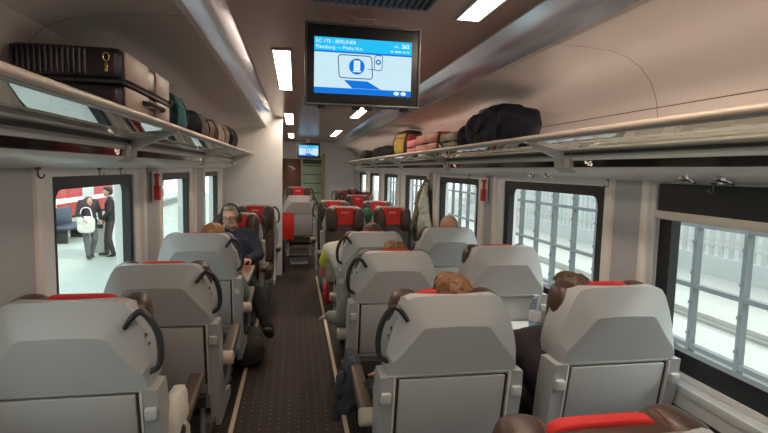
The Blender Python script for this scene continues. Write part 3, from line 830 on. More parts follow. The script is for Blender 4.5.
def person(label, loc, rz, top, pants, skin, head=(0, .10, 1.13), lean=(0, 0), arms=None, legs=None, hair=None, hair_pts=None, shoes=True, head_rot=None, face=False, shoe_m=None, standing=False, group=None, sh_z=.94, voxel=.0095, clothes_vox=.012, bare_fore=False):
    """joints in the frame of the figure: it faces +y, its seat or feet at the origin"""
    t = thing('person', label, 'person', loc, rz, group)
    hx, hy = lean
    if standing:
        hip = [(-.085, 0, .88), (.085, 0, .88)]; pel = (0, 0, .93); wa = (hx*.4, hy*.4, 1.10); ch = (hx*.8, hy*.8, 1.28)
        sh = [(-.175+hx, hy, 1.40), (.175+hx, hy, 1.40)]
    else:
        hip = [(-.095, .25, .545), (.095, .25, .545)]; pel = (0, .24, .555); wa = (hx*.4, .19, .70); ch = (hx*.8, .16, sh_z-.08)
        sh = [(-.165+hx, .155+hy, sh_z), (.165+hx, .155+hy, sh_z)]
    nk = Vector(((sh[0][0]+sh[1][0])/2, (sh[0][1]+sh[1][1])/2, (sh[0][2]+sh[1][2])/2+.035))
    head = Vector(head)
    if arms is None:
        arms = [[(-.25+hx, .24, sh_z-.24), (-.20, .45, sh_z-.26)], [(.25+hx, .24, sh_z-.24), (.20, .45, sh_z-.26)]]
    if legs is None:
        legs = [[(-.12, .66, .53), (-.12, .66, .09)], [(.12, .66, .53), (.12, .66, .09)]]
    bm = BM()
    head_bm(bm, head, head_rot)
    rcone(bm, nk, .056, head + Vector((0, -.02, -.05)), .052)
    def torso(bm, g):
        for s in (-1, 1):
            rcone(bm, Vector(pel)+Vector((s*.075, 0, 0)), .105+g, Vector(wa)+Vector((s*.055, 0, 0)), .095+g)
            rcone(bm, Vector(wa)+Vector((s*.055, 0, 0)), .095+g, Vector(ch)+Vector((s*.075, 0, 0)), .105+g)
            q = Vector(sh[0 if s < 0 else 1])
            rcone(bm, Vector(ch)+Vector((s*.075, 0, 0)), .10+g, q, .058+g)
            rcone(bm, nk, .055+g*.6, q, .055+g)
    def arm(bm, k, g, fore=True):
        s = sh[k]; e, w = arms[k]
        rcone(bm, s, .055+g, e, .042+g)
        if fore: rcone(bm, e, .042+g, w, .029+g)
    def leg(bm, k, g):
        kn, an = legs[k]
        rcone(bm, hip[k], .088+g, kn, .060+g); 
        kv, av = Vector(kn), Vector(an); cf = kv.lerp(av, .3)
        rcone(bm, kv, .058+g, cf, .056+g); rcone(bm, cf, .056+g, av, .038+g)
    torso(bm, 0)
    for k in (0, 1):
        arm(bm, k, 0); leg(bm, k, 0)
        e, w = Vector(arms[k][0]), Vector(arms[k][1])
        f = (w-e).normalized(); dn = Vector((0, 0, -1)) if abs(f.z) < .8 else Vector((-1 if k else 1, 0, 0))
        hand_bm(bm, w, f, dn, (1 if k == 0 else -1), .45)
        if not shoes:
            an = Vector(legs[k][1]); rcone(bm, an + Vector((0, -.01, -.03)), .038, an + Vector((0, .13, -.055)), .03)
    blob('body', bm, skin, t, voxel, 3)
    bm = BM(); torso(bm, .014)
    for k in (0, 1): arm(bm, k, .012, not bare_fore)
    blob('top', bm, top, t, clothes_vox, 5, .006, 14)
    bm = BM()
    for s in (-1, 1): rcone(bm, Vector(pel)+Vector((s*.07, 0, -.01)), .112, Vector(pel)+Vector((s*.06, -.01, .06)), .108)
    for k in (0, 1): leg(bm, k, .013)
    blob('trousers', bm, pants, t, clothes_vox, 5, .006, 12)
    if shoes:
        for k in (0, 1):
            kn, an = Vector(legs[k][0]), Vector(legs[k][1])
            sh_d = (an-kn).normalized()
            fw_ = Vector((0, 1, 0)); fw_ = (fw_ - sh_d*fw_.dot(sh_d)).normalized()
            bm = BM(); c0 = an + sh_d*.045
            rcone(bm, c0 - fw_*.03 - sh_d*.02, .040, c0 + fw_*.05, .042); rcone(bm, c0 + fw_*.05, .042, c0 + fw_*.155 + sh_d*.012, .030)
            rcone(bm, an - sh_d*.01, .046, c0, .044)
            blob('shoe', bm, shoe_m or M['dark'], t, .007, 3)
    if hair is not None:
        R = Euler(head_rot).to_matrix() if head_rot else Matrix.Identity(3)
        bm = BM()
        for p, r in (hair_pts or [((0, -.022, .040), (.086, .094, .090)), ((0, -.045, -.01), (.080, .070, .075)), ((0, .045, .085), (.058, .048, .038))]):
            sq(bm, head + R @ Vector(p), r, 1, 1, 20, 14, head_rot)
        blob('hair', bm, hair, t, .007, 3, .008, 45)
    if face: head_details(t, head, head_rot)
    return t
HB = hair_mat('light brown hair', (.20, .085, .032)); HD = hair_mat('dark brown hair', (.085, .045, .025))
HO = hair_mat('ginger hair', (.33, .14, .05)); HG = hair_mat('grey hair', (.30, .25, .21)); HK = hair_mat('black hair', (.02, .015, .013))
C_dark = cloth('dark plum jumper', (.026, .017, .024)); C_navy = cloth('navy jumper', (.022, .022, .045)); C_black = cloth('black cloth', (.014, .013, .014))
C_jean = cloth('grey blue denim', (.045, .055, .068)); C_khaki = cloth('grey khaki jacket', (.22, .20, .165)); C_white = cloth('white shirt', (.66, .63, .58)); C_green = cloth('soft green top', (.16, .25, .18))

# 1 passenger in the gangway seat with brown hair above the cover
person('person with light brown hair just showing over the red cover of the near gangway seat', (.62, 1.80, 0), 0, C_jean, C_black, M['skin2'], head=(.025, .13, 1.115), hair=HB, lean=(.02, 0), sh_z=.93)
# 2 passenger leaning left out of the near window seat
person('person in a dark plum jumper leaning left out of the near window seat', (1.255, 1.80, 0), 0, C_dark, C_black, M['skin2'], head=(-.035, .17, 1.10), hair=HD, lean=(-.10, .06), sh_z=.885,
       arms=[[(-.34, .27, .69), (-.22, .50, .66)], [(.18, .28, .72), (.12, .48, .66)]])
# 3 bald passenger
person('bald passenger whose crown shows above a far grey window seat', (1.20, 3.86, 0), 0, C_navy, C_black, M['skin'], head=(.105, .16, 1.18), sh_z=.98)
# 4 passenger with ginger hair
person('person with ginger hair showing over the third single seat', (-.63, 3.50, 0), 0, C_green, C_black, M['skin2'], head=(.06, .13, 1.135), hair=HO, sh_z=.96)
# 5 passenger with white and neon sleeve
pn = person('person in a white shirt with neon yellow shoulder leaning into the gangway', (.59, 3.84, 0), 0, C_white, C_jean, M['skin2'], head=(.05, .16, 1.10), hair=HD, lean=(-.13, .05), sh_z=.99,
       arms=[[(-.29, .30, .76), (-.27, .52, .66)], [(.20, .25, .72), (.15, .45, .68)]])
bm = BM(); rcone(bm, (-.330, .20, .965), .042, (-.345, .25, .88), .046)
blob('neon_shoulder', bm, cloth('neon yellow', (.62, .72, .05)), pn, .010, 4)
bm = BM(); rcone(bm, (-.335, .265, .855), .046, (-.335, .295, .79), .046)
blob('pink_sleeve_band', bm, cloth('salmon cloth', (.68, .30, .20)), pn, .010, 4)
# 6 passenger with khaki sleeve and hanging hand
person('person in a grey khaki jacket with an arm and hand hanging into the gangway', (.56, 2.95, 0), 0, C_khaki, C_jean, M['skin2'], head=(.08, .15, 1.08), hair=HB, lean=(-.02, .0), sh_z=.90,
       arms=[[(-.255, .12, .70), (-.31, .40, .64)], [(.22, .24, .68), (.15, .45, .68)]])
# 7 man in headphones facing the camera
man = person('man in dark headphones and a navy jumper facing the camera across the small table', (-.60, 5.30, 0), PI, C_navy, C_black, M['skin'], head=(.035, .19, 1.155), hair=HG, head_rot=(-.12, 0, -.15), sh_z=.965, face=True, voxel=.007,
       hair_pts=[((0, -.030, .045), (.082, .088, .082)), ((0, -.05, -.01), (.076, .062, .07)), ((0, .03, .10), (.055, .045, .028))],
       arms=[[(-.25, .26, .78), (-.16, .48, .78)], [(.24, .26, .78), (.14, .47, .78)]],
       legs=[[(-.24, .62, .50), (-.37, .84, .20)], [(.10, .66, .53), (.10, .66, .09)]])
hp = Euler((-.12, 0, -.15)).to_matrix(); hc0 = Vector((.035, .19, 1.155))
bm = BM()
tube(bm, [hc0 + hp @ Vector((.092*math.cos(a), -.01, .02+.115*math.sin(a))) for a in [PI*k/16 for k in range(17)]], .011, 10)
for s in (-1, 1): sq(bm, hc0 + hp @ Vector((s*.094, -.006, -.002)), (.022, .042, .048), .6, .8, 18, 12)
obj('headphones', bm, M['dkgrip'], man)
bm = BM()
for s in (-1, 1):
    sq(bm, hc0 + hp @ Vector((s*.03, .052, -.075)), (.042, .040, .030), 1, 1, 14, 10)
sq(bm, hc0 + hp @ Vector((0, .074, -.045)), (.032, .018, .010), 1, 1, 14, 10)
blob('beard', bm, hair_mat('grey beard', (.36, .27, .22)), man, .006, 3, .004, 60)
bm = BM()
for s in (-1, 1):
    tube(bm, [hc0 + hp @ Vector((s*.033+.023*math.cos(a), .100, .006+.018*math.sin(a))) for a in [2*PI*k/16 for k in range(16)]], .0022, 6, 1, True)
    tube(bm, [hc0 + hp @ Vector((s*.056, .098, .010)), hc0 + hp @ Vector((s*.080, .0, .010))], .002, 6)
tube(bm, [hc0 + hp @ Vector((-.010, .101, .010)), hc0 + hp @ Vector((.010, .101, .010))], .002, 6)
obj('glasses', bm, M['dark'], man)

# bags and clothes in and beside the gangway
t = thing('shoulder_bag', 'dark slouched bag on the floor by the gangway in front of the third single seat', 'bag', (-.385, 4.22, 0), .2)
bm = BM(); sq(bm, (0, 0, .12), (.13, .20, .12), .6, .6); sq(bm, (.02, .05, .20), (.09, .13, .08), .8, .8)
blob('bag_body', bm, cloth('dark brown nylon', (.030, .022, .020)), t, .010, 4, .012, 12)
bm = BM(); tube(bm, spline([(-.08, -.12, .22), (-.02, -.06, .33), (.03, .05, .33), (.05, .14, .22)], 6), .012, 8, .4)
obj('strap', bm, M['dark'], t)
t = thing('jacket', 'dark grey blue jacket hanging off the armrest into the gangway', 'jacket', (.290, 2.42, .42))
bm = BM()
for a, r0, b_, r1 in (((.01, -.05, .26), .035, (-.02, -.06, .05), .042), ((.0, .05, .27), .036, (-.03, .06, .03), .046), ((-.02, .0, .24), .035, (-.045, .0, .02), .036), ((.01, -.05, .265), .034, (.0, .06, .275), .034), ((-.01, .10, .20), .032, (-.03, .11, .0), .034)):
    rcone(bm, a, r0, b_, r1)
blob('cloth_folds', bm, C_jean, t, .010, 4, .016, 16)
bm = BM(); rcone(bm, (-.055, -.03, .20), .028, (-.072, -.01, -.02), .026)
blob('sleeve', bm, C_jean, t, .008, 3, .008, 22)
t = thing('jacket', 'black coat stuffed between the near gangway seat and its armrest', 'jacket', (.37, 2.06, .30))
bm = BM(); sq(bm, (0, 0, .20), (.045, .15, .22), .7, .7); rcone(bm, (-.01, .08, .36), .045, (-.02, .14, .05), .04)
blob('cloth_folds', bm, C_black, t, .010, 4, .018, 14)
t = thing('bag', 'red bag hanging by the gangway under the white sleeve', 'bag', (.295, 4.42, .38))
bm = BM(); sq(bm, (.01, 0, .16), (.045, .08, .10), .6, .6)
blob('bag_body', bm, cloth('red nylon', (.55, .03, .025)), t, .008, 4, .008, 16)
bm = BM(); tube(bm, spline([(0, -.05, .22), (.02, -.03, .31), (.02, .03, .31), (0, .05, .22)], 5), .008, 8, .5)
obj('strap', bm, M['dark'], t)
t = thing('tote_bag', 'white cloth bag with black print beside the nearest single seat', 'bag', (-.448, 1.93, .46))
bm = BM(); sq(bm, (0, 0, .17), (.035, .10, .17), .5, .6); sq(bm, (.005, .0, .10), (.042, .09, .11), .6, .7)
blob('bag_body', bm, cloth('white canvas', (.62, .58, .53), .05), t, .008, 4, .008, 12)
bm = BM()
for z, y in ((.20, -.02), (.14, -.005), (.08, -.03)): sq(bm, (.034, y-.03, z), (.012, .020, .024), .9, .9, 12, 8)
obj('print', bm, M['dark'], t)
t = thing('paper_bag', 'small mint paper bag held at the knee of the third single seat', 'bag', (-.43, 3.98, .55))
bm = BM(); prism(bm, [(-.05, 0), (.05, 0), (.055, .13), (-.055, .13)], -.07, .07, 'x')
obj('bag_body', bm, new_mat('mint paper', (.55, .68, .58), .6), t)

# hanging coat
t = thing('coat', 'olive coat with pale lining hanging by the window left of the bald head', 'coat', (X(1, 1.29), 5.98, 0))
bm = BM()
rcone(bm, (0, 0, 1.555), .03, (-.02, .06, 1.40), .07); rcone(bm, (-.02, .06, 1.40), .07, (-.06, .12, .82), .085); rcone(bm, (0, 0, 1.54), .03, (-.05, .0, .86), .07)
rcone(bm, (-.05, .10, 1.38), .045, (-.10, .17, .95), .045)
blob('coat_body', bm, cloth('olive cloth', (.17, .165, .10)), t, .010, 4, .02, 9)
bm = BM(); rcone(bm, (-.01, -.04, 1.50), .03, (-.06, -.09, 1.25), .05); rcone(bm, (-.06, -.09, 1.25), .05, (-.07, -.14, .88), .06); rcone(bm, (-.03, -.10, 1.3), .035, (-.03, -.24, .98), .045)
cl = blob('lining', bm, cloth('pale lining', (.50, .53, .45)), t, .010, 4, .016, 11); cl['label'] = 'pale lining'
bm = BM(); tube(bm, spline([(0, 0, 1.58), (.0, .03, 1.6), (0, .0, 1.605)], 4), .005, 6)
obj('hanging_loop', bm, M['dark'], t)

# ------------------------------------------------------------------ luggage on the racks
RZ = 1.842
def straps(t, pts_list, r, m, name='strap'):
    for pts in pts_list:
        bm = BM(); tube(bm, spline(pts, 6), r, 8, .45); obj(name, bm, m, t)
# big suitcase
M['ribdark'] = new_mat('dark purple suitcase', (.020, .012, .020), .35)
M['casebeige'] = new_mat('beige suitcase end', (.46, .33, .27), .45)
t = thing('suitcase', 'big dark ribbed hard suitcase with beige side lying flat on the rack', 'suitcase', (-.822, 2.37, RZ)); t.scale = (1.0, 1.05, 1.0)
# rounded shell in local coords: x across the rack, y along it
bm = BM(); box(bm, (-.008, 0, .066), (.385, .68, .112), None, .03, 4)
lo = obj('lower_shell', bm, M['ribdark'], t)
bm = BM(); box(bm, (-.008, 0, .190), (.385, .68, .126), None, .03, 4)
for k in range(14):
    x = -.180 + k*.0185; rcone(bm, (x, -.341, .150), .006, (x, -.341, .235), .006, 8)
up = obj('upper_shell', bm, M['ribdark'], t)
bm = BM(); box(bm, (-.006, 0, .125), (.392, .688, .016), None, .006)
obj('zip_band', bm, M['dark'], t)
for z0, z1, nm in ((.028, .112, 'lower_side'), (.140, .244, 'upper_side')):
    bm = BM(); bx(bm,   .177, .191, -.31, -.03, z0, z1, .006); bx(bm, .177, .191, .08, .31, z0, z1, .006)
    o = obj(nm, bm, M['casebeige'], t); o['label'] = 'beige side'
bm = BM()
for k in range(8): rcone(bm, (-.17+k*.016, -.341, .040), .005, (-.17+k*.016, -.341, .098), .005, 8)
obj('ribs', bm, M['ribdark'], lo)
bm = BM(); tube(bm, [(.135+.010*math.cos(a), -.346, .212+.015*math.sin(a)) for a in [2*PI*k/14 for k in range(14)]], .003, 8, 1, True); box(bm, (.135, -.346, .175), (.012, .008, .035), None, .003)
obj('lock', bm, new_mat('brass', (.65, .45, .18), .25, metal=1), t)
bm = BM(); tube(bm, spline([(.189, -.12, .078), (.212, -.08, .078), (.216, .02, .078), (.212, .12, .078), (.189, .16, .078)], 5), .010, 8)
obj('carry_handle', bm, M['dark'], t)
for y in (-.25, .25):
    bm = BM(); lathe(bm, [(.022, -.012), (.026, -.008), (.026, .008), (.022, .012)], (-.15, y*1.40, .03), 14, (0, PI/2, 0)); obj('wheel', bm, M['dark'], t)

def backpack(label, loc, rz, size, body, trimm, strapm, pocket=True, bname='backpack', cat='backpack'):
    t = thing(bname, label, cat, loc, rz)
    a, b_, h = size
    bm = BM(); sq(bm, (0, 0, h/2), (a/2, b_/2, h/2), .55, .55); sq(bm, (-a*.1, b_*.1, h*.55), (a*.42, b_*.42, h*.46), .8, .8)
    blob('main_compartment', bm, body, t, .009, 4, .012, 11)
    if pocket:
        bm = BM(); sq(bm, (0, -b_*.45, h*.42), (a*.36, b_*.12, h*.30), .5, .5); sq(bm, (a*.02, -b_*.40, h*.80), (a*.34, b_*.1, h*.12), .6, .6)
        blob('front_pocket', bm, trimm, t, .008, 3, .006, 18)
    sgn = 1
    for k in (-1, 1):
        bm = BM(); tube(bm, spline([(k*a*.25, -b_*.05, h*.98), (k*a*.34, -b_*.40, h*.92), (k*a*.38, -b_*.56, h*.5), (k*a*.30, -b_*.50, h*.1)], 6), .011, 8, .4)
        obj('strap', bm, strapm, t)
    bm = BM(); tube(bm, spline([(-.05, 0, h*.97), (-.03, 0, h*1.05), (.03, 0, h*1.05), (.05, 0, h*.97)], 5), .008, 8)
    obj('top_loop', bm, strapm, t)
    return t
teal = cloth('teal nylon', (.012, .13, .15)); black_n = cloth('black nylon', (.018, .016, .018)); brown_n = cloth('brown nylon', (.14, .095, .075)); tan_n = cloth('tan cloth', (.34, .27, .22))
backpack('grey backpack with teal trim on the rack right behind the big suitcase', (-.78, 3.02, RZ), PI/2, (.34, .26, .23), cloth('slate nylon', (.085, .075, .075)), teal, teal)
backpack('black backpack behind the teal-trimmed one on the rack', (-.78, 3.72, RZ), PI/2, (.44, .27, .20), black_n, cloth('dark plum nylon', (.05, .03, .035)), black_n)
backpack('brown holdall between two black-strapped bags on the single-seat rack', (-.78, 4.50, RZ), PI/2, (.60, .27, .21), brown_n, cloth('mushroom nylon', (.19, .145, .12)), black_n, True, 'holdall', 'bag')
backpack('tan bag with black straps, last one on the single-seat rack', (-.78, 5.45, RZ), PI/2, (.62, .27, .24), tan_n, black_n, black_n, True, 'travel_bag', 'bag')
# right rack
navy = cloth('dark navy nylon', (.010, .011, .022), .25)
t = thing('duffel_bag', 'large crumpled dark navy duffel bag on the rack over the double seats', 'bag', (1.50, 3.55, RZ)); t.scale = (1, 1.08, 1.08)
bm = BM(); sq(bm, (.0, -.06, .13), (.155, .44, .13), .6, .55); sq(bm, (-.01, -.10, .18), (.13, .30, .105), .8, .8); sq(bm, (-.01, .45, .10), (.13, .13, .10), .8, .8)
blob('bag_body', bm, navy, t, .010, 3, .022, 8)
straps(t, [[(-.10, -.20, .26), (-.165, -.15, .17), (-.17, .0, .10), (-.165, .14, .16), (-.10, .20, .25)], [(-.06, -.36, .22), (-.15, -.34, .12), (-.165, -.33, .02)]], .013, black_n)
bm = BM(); sq(bm, (-.04, .08, .272), (.05, .12, .018), .8, .8, 16, 10)
blob('grey_panel', bm, cloth('grey lining', (.20, .19, .19)), t, .006, 3, .004, 14)
def hard_case(label, loc, size, m, ribs, stack_trim):
    t = thing('suitcase', label, 'suitcase', loc)
    a, b_, h = size
    bm = BM(); box(bm, (0, 0, h*.25+.004), (a, b_, h*.47), None, min(.022, h*.2), 3); obj('lower_shell', bm, m, t)
    bm = BM(); box(bm, (0, 0, h*.75-.002), (a, b_, h*.47), None, min(.022, h*.2), 3)
    for k in range(ribs):
        y = -b_*.4 + k*b_*.8/max(1, ribs-1); box(bm, (-a/2, y, h*.75), (.008, .012, h*.34), None, .003)
    obj('upper_shell', bm, m, t)
    bm = BM(); box(bm, (0, 0, h*.5), (a*.99, b_*.985, h*.08)); obj('zip_band', bm, stack_trim, t)
    bm = BM(); tube(bm, spline([(-a/2, -.09, h*.5), (-a/2-.025, -.06, h*.5), (-a/2-.025, .06, h*.5), (-a/2, .09, h*.5)], 5), .008, 8); obj('carry_handle', bm, M['dark'], t)
    for y in (-b_*.42, b_*.42):
        bm = BM(); lathe(bm, [(.014, -.01), (.018, -.006), (.018, .006), (.014, .01)], (-a/2-.004, y, .03), 12, (PI/2, 0, 0)); obj('wheel', bm, M['dark'], t)
    return t
hard_case('beige case with a dark strap beside the navy duffel bag', (1.49, 4.32, RZ), (.29, .46, .175), new_mat('beige case', (.40, .33, .25), .5), 3, M['dark'])
straps(bpy.data.objects[-1].parent if False else [o for o in COL.objects if o.get('label', '').startswith('beige case')][0], [[(-.155, .16, .19), (-.17, .12, .10), (-.165, -.02, .03), (-.17, -.14, -.01)], [(-.16, .20, .16), (-.175, .19, .06), (-.17, .16, -.04)]], .012, black_n)
orange = new_mat('salmon orange shell', (.62, .17, .09), .4)
hard_case('salmon orange hard suitcase next to the beige case', (1.49, 5.04, RZ), (.29, .86, .215), orange, 3, new_mat('dark red zip', (.15, .03, .03), .6))
hard_case('small pink hard case between the orange suitcase and the colourful backpack', (1.49, 5.74, RZ), (.27, .44, .19), new_mat('pink shell', (.60, .14, .16), .4), 0, M['dark'])
t = backpack('colourful red and yellow backpack standing on the rack next to the pink case', (1.49, 6.40, RZ), -PI/2+.2, (.50, .28, .33), cloth('rust red nylon', (.26, .04, .03)), cloth('mustard nylon', (.30, .20, .04)), black_n)
bm = BM(); sq(bm, (0, 0, .30), (.22, .13, .05), .7, .7); blob('top_lid', bm, black_n, t, .008, 3, .008, 14)
bm = BM(); sq(bm, (.14, .02, .12), (.05, .11, .10), .6, .6); blob('side_pocket', bm, cloth('orange nylon', (.45, .13, .03)), t, .008, 3, .006, 14)
backpack('long black holdall on the rack beyond the colourful backpack', (1.49, 8.1, RZ), PI/2, (1.7, .29, .21), black_n, black_n, black_n, True, 'holdall', 'bag')
backpack('small black bag far down the rack beyond the long black holdall', (1.47, 10.2, RZ), PI/2, (.7, .28, .22), black_n, black_n, black_n, False, 'travel_bag', 'bag')
t = thing('jumper', 'green jumper bundled between the two nearest facing gangway and window seats', 'jumper', (.905, 6.15, 0))
bm = BM(); sq(bm, (0, 0, 1.06), (.075, .10, .13), .8, .8); rcone(bm, (0, -.04, 1.02), .05, (0, -.02, .50), .05)
blob('cloth_folds', bm, cloth('green wool', (.035, .16, .08)), t, .010, 4, .014, 12)
# dark red plaid coat heaped on far seats
t = thing('coat', 'dark red and black checked coat heaped over the far facing seats by the wall', 'coat', (1.02, 9.06, 1.13))
bm = BM(); sq(bm, (0, 0, .05), (.24, .10, .12), .7, .7); sq(bm, (.25, .1, .02), (.2, .1, .10), .8, .8)
m = new_mat('checked wool', (.2, .03, .03), .9)
nt = m.node_tree; ck = nt.nodes.new('ShaderNodeTexChecker'); ck.inputs['Scale'].default_value = 14
ck.inputs['Color1'].default_value = (.24, .05, .045, 1); ck.inputs['Color2'].default_value = (.03, .02, .02, 1)
tcn = nt.nodes.new('ShaderNodeTexCoord'); nt.links.new(tcn.outputs['Object'], ck.inputs['Vector']); nt.links.new(ck.outputs['Color'], nt.nodes['Principled BSDF'].inputs['Base Color'])
blob('cloth_folds', bm, m, t, .012, 3, .022, 10)

# ------------------------------------------------------------------ outside, left: a platform
M['platform'] = new_mat('pale platform slabs', (.40, .43, .395), .5, var=.06, vscale=.8)
bm = BM(); bx(bm, -24, -1.75, -10, 45, -.9, -.62)
struct(obj('floor_platform', bm, M['platform']))
bm = BM(); bx(bm, -7.4, -7.2, 8, 40, -.62, -.35); bx(bm, -7.45, -7.15, 8, 40, -.36, -.30)
tag(obj('low_wall', bm, new_mat('grey kerb', (.20, .21, .20), .7)), 'low grey kerb wall along the far side of the platform', 'wall')
t = thing('train_carriage', 'red carriage standing beyond the platform outside the left windows', 'train', (-10.5, 24, -.9))
bm = BM(); bx(bm, -1.4, 1.4, -13, 13, .35, 3.2, .12); obj('body', bm, new_mat('carriage red', (.45, .02, .02), .35), t)
bm = BM(); bx(bm, 1.385, 1.412, -12.6, 12.6, 1.75, 2.55, .01); obj('window_band', bm, new_mat('carriage glass', (.08, .11, .13), .1), t)
bm = BM(); bx(bm, 1.39, 1.415, -12.9, 12.9, .95, 1.15); obj('white_stripe', bm, M['white'], t)
bm = BM()
for k in range(7): bx(bm, 1.40, 1.418, -11.5+k*3.6, -10.3+k*3.6, .5, 2.6)
obj('doors', bm, new_mat('carriage door', (.50, .50, .50), .4), t)
bm = BM(); prism(bm, [(-1.4, 3.15), (1.4, 3.15), (1.0, 3.6), (-1.0, 3.6)], -13, 13, 'y'); obj('roof', bm, new_mat('carriage roof', (.45, .46, .46), .5), t)
bm = BM()
for y in (-9, -7, 7, 9): 
    for x in (-.9, .9): lathe(bm, [(.38, -.07), (.42, -.05), (.42, .05), (.38, .07)], (x, y, .42), 18, (0, PI/2, 0))
bx(bm, -.9, .9, -10, -6, .3, .55); bx(bm, -.9, .9, 6, 10, .3, .55)
obj('bogies', bm, M['dark'], t)
t = thing('platform_bench', 'dark blue seating block on the platform behind the woman', 'bench', (-6.6, 15.9, -.62))
obj('seat', bx(BM(), -.35, .35, -.9, .9, .38, .46, .02), new_mat('dark blue bench', (.02, .03, .06), .5), t)
obj('backrest', bx(BM(), -.35, -.27, -.9, .9, .46, .95, .02), new_mat('dark blue bench back', (.025, .035, .07), .5), t)
for y in (-.7, .7): obj('leg', bx(BM(), -.25, .25, y-.04, y+.04, 0, .38, .01), M['dark'], t)
t = thing('waste_bin', 'pale grey waste bin between the two people on the platform', 'bin', (-4.95, 13.75, -.62))
obj('bin_body', bx(BM(), -.22, .22, -.2, .2, 0, .82, .03), new_mat('bin grey', (.36, .38, .33), .5), t)
obj('lid', bx(BM(), -.24, .24, -.22, .22, .82, .88, .02), new_mat('bin lid', (.45, .46, .42), .5), t)
obj('slot', bx(BM(), -.12, .12, -.206, -.196, .64, .74), M['dark'], t)
# woman and man on the platform
w = person('woman in a dark jacket with a white shoulder bag walking on the platform', (-4.89, 12.84, -.62), PI*1.25, cloth('dark jacket', (.035, .03, .035)), cloth('grey trousers', (.10, .10, .11)), M['skin'], head=(0, .03, 1.42), hair=HD, standing=True,
       arms=[[(-.26, .02, 1.14), (-.20, .16, .98)], [(.26, .02, 1.14), (.20, .2, 1.02)]], legs=[[(-.10, .06, .48), (-.10, -.12, .10)], [(.10, .08, .48), (.11, .16, .09)]], voxel=.011, clothes_vox=.014, face=True,
       hair_pts=[((0, -.022, .035), (.088, .096, .090)), ((0, -.06, -.06), (.085, .055, .11))])
w.scale = (.97, .97, .97)
bg = thing('handbag', 'white shoulder bag carried by the woman on the platform', 'bag', (-4.86, 12.60, .05))
bm = BM(); sq(bm, (0, 0, .17), (.19, .08, .20), .5, .6); blob('bag_body', bm, cloth('white leather', (.72, .70, .62), .05), bg, .012, 3, .008, 9)
bm = BM(); tube(bm, spline([(-.14, 0, .33), (-.08, .02, .55), (.08, .02, .55), (.14, 0, .33)], 5), .012, 8); obj('strap', bm, M['white'], bg)
person('tall man in black with a backpack standing on the platform beside the woman', (-4.50, 13.10, -.62), PI*.60, C_black, cloth('dark brown trousers', (.055, .04, .035)), M['skin'], head=(0, .04, 1.60), hair=HK, standing=True,
       arms=[[(-.26, .02, 1.14), (-.22, .16, .95)], [(.26, .0, 1.14), (.24, .12, .92)]], legs=[[(-.10, .05, .48), (-.10, -.05, .09)], [(.10, .08, .48), (.12, .10, .09)]], voxel=.011, clothes_vox=.014, face=True)
backpack('dark grey backpack worn by the tall man on the platform', (-4.30, 13.20, .30), PI*.60+PI, (.34, .22, .50), cloth('dark slate nylon', (.035, .042, .045)), black_n, black_n)
t = thing('suitcase', 'dark upright suitcase at the right edge of the platform view', 'suitcase', (-3.95, 13.4, -.62))
obj('shell', box(BM(), (0, 0, .42), (.42, .28, .68), None, .05, 3), new_mat('dark grey case', (.05, .055, .06), .5), t)
bm = BM(); tube(bm, [(-.12, 0, .74), (-.12, 0, 1.02), (.12, 0, 1.02), (.12, 0, .74)], .012, 8); obj('pull_handle', bm, M['dark'], t)
for x in (-.15, .15):
    bm = BM(); lathe(bm, [(.035, -.015), (.04, -.01), (.04, .01), (.035, .015)], (x, 0, .042), 12, (0, PI/2, 0)); obj('wheel', bm, M['dark'], t)
# hall wall far left so the windows do not look into empty sky
bm = BM(); bx(bm, -24.3, -24, -10, 45, -.9, 7)
struct(obj('wall_station', bm, new_mat('pale station wall', (.42, .45, .435), .7, var=.1, vscale=.3)))

# ------------------------------------------------------------------ outside, right: steel and glass screen, ballast, fence
t = thing('glazed_screen', 'grey steel framed glass screen outside the right windows', 'screen wall', (3.3, 5, -.8))
M['steel'] = new_mat('painted grey steel', (.12, .135, .14), .45)
bm = BM()
ys = [-3.4 + .46*k for k in range(46)]
for k, y in enumerate(ys):
    w = .016 if k % 4 else .026
    bx(bm, -.03, .03, y-5-w, y-5+w, 0, 4.2)
for z in (.80-.0, 1.05, 1.56, 2.07, 2.58, 3.09, 3.6): bx(bm, -.027, .027, ys[0]-5, ys[-1]-5, z-.019, z+.019)
obj('frame', bm, M['steel'], t)
bm = BM()
for z in (1.05, 1.56, 2.07, 2.58):
    for y in ys[2:24]: bx(bm, -.045, -.028, y-5-.012, y-5+.012, z+.10, z+.125); bx(bm, -.045, -.028, y-5-.012, y-5+.012, z+.36, z+.385)
obj('clips', bm, M['steel'], t)
g = BM(); g.faces.new([g.verts.new(p) for p in ((0, ys[0]-5, .8), (0, ys[-1]-5, .8), (0, ys[-1]-5, 4.2), (0, ys[0]-5, 4.2))])
obj('glazing', g, pane_mat('screen glass', (.93, .98, .96), .05), t)
obj('plinth', bx(BM(), -.12, .12, ys[0]-5, ys[-1]-5, 0, .80, .01), new_mat('pale concrete', (.36, .375, .38), .8, var=.08, vscale=3), t)
bm = BM(); bx(bm, 1.75, 60, -20, 60, -1.0, -.8)
struct(obj('floor_trackbed', bm, new_mat('pale ballast', (.34, .335, .31), .95, bump=1.0, bscale=18, var=.22, vscale=25)))
for k, x in enumerate((5.4, 6.9)):
    bm = BM(); bx(bm, -.035, .035, -20, 40, .06, .16, .01); bx(bm, -.07, .07, -20, 40, .0, .03)
    o = obj('steel_track', bm, new_mat('rail steel', (.40, .38, .36), .4, metal=.4)); o.location = (x, 0, -.8)
    tag(o, ('steel rail nearer the train outside the right windows', 'steel rail farther from the train outside the right windows')[k], 'rail', 'rails outside')
bm = BM()
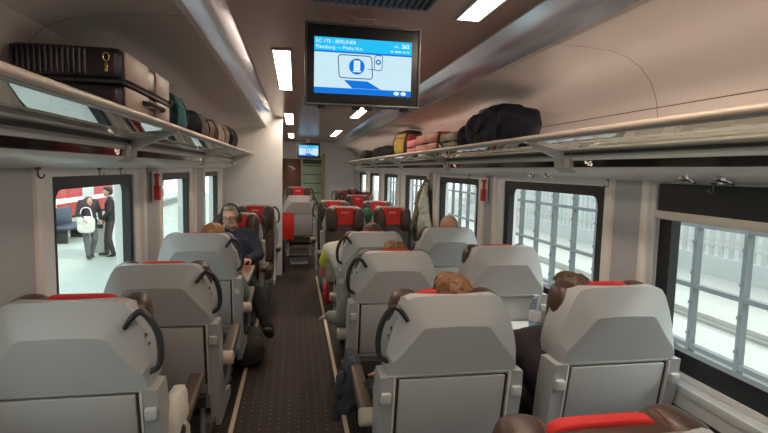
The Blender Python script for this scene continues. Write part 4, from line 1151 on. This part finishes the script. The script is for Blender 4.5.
bx(bm, -.12, .12, -14, 30, 0, .5)
for k in range(150): bx(bm, -.02, .02, -14+k*.29, -13.87+k*.29, .5, 1.9)
bx(bm, -.03, .03, -14, 30, .75, .82); bx(bm, -.03, .03, -14, 30, 1.6, 1.67)
o = obj('picket_fence', bm, new_mat('pale fence', (.36, .385, .38), .7)); o.location = (10.5, 0, -.8)
tag(o, 'pale upright-slat fence across the tracks outside the right windows', 'fence')
bm = BM(); bx(bm, 17, 18, -30, 45, -1, 6)
o = obj('concrete_wall', bm, new_mat('pale concrete wall', (.46, .49, .47), .8, var=.06, vscale=.5)); tag(o, 'tall pale wall far beyond the fence outside the right windows', 'wall')

# ------------------------------------------------------------------ light
w = bpy.data.worlds.new('sky'); scene.world = w; w.use_nodes = True
bgd = w.node_tree.nodes['Background']; bgd.inputs['Color'].default_value = (.90, .96, 1.0, 1); bgd.inputs['Strength'].default_value = 1.7
sun = bpy.data.lights.new('sun', 'SUN'); sun.energy = 2.0; sun.angle = math.radians(8); sun.color = (1, .96, .90)
so = bpy.data.objects.new('sun', sun); COL.objects.link(so)
so.rotation_euler = Vector((.85, -.25, .75)).to_track_quat('Z', 'Y').to_euler()

# ------------------------------------------------------------------ camera
cd = bpy.data.cameras.new('camera'); cam = bpy.data.objects.new('camera', cd); COL.objects.link(cam)
cd.sensor_width = 36; cd.lens = 490/768*36; cd.clip_start = .02
TH, PH, RO = math.radians(10.37), math.radians(5.36), .023
fw = Vector((math.sin(TH)*math.cos(PH), math.cos(TH)*math.cos(PH), -math.sin(PH)))
rt = Vector((math.cos(TH), -math.sin(TH), 0)); upv = rt.cross(fw)
rt2 = rt*math.cos(RO) + upv*math.sin(RO); up2 = upv*math.cos(RO) - rt*math.sin(RO)
mw = Matrix((rt2, up2, -fw)).transposed().to_4x4(); mw.translation = (0, 0, 1.66)
cam.matrix_world = mw
scene.camera = cam
vs = scene.view_settings
vs.view_transform = 'Standard'; vs.look = 'None'; vs.gamma = 1; vs.use_curve_mapping = False; vs.exposure = 0.78
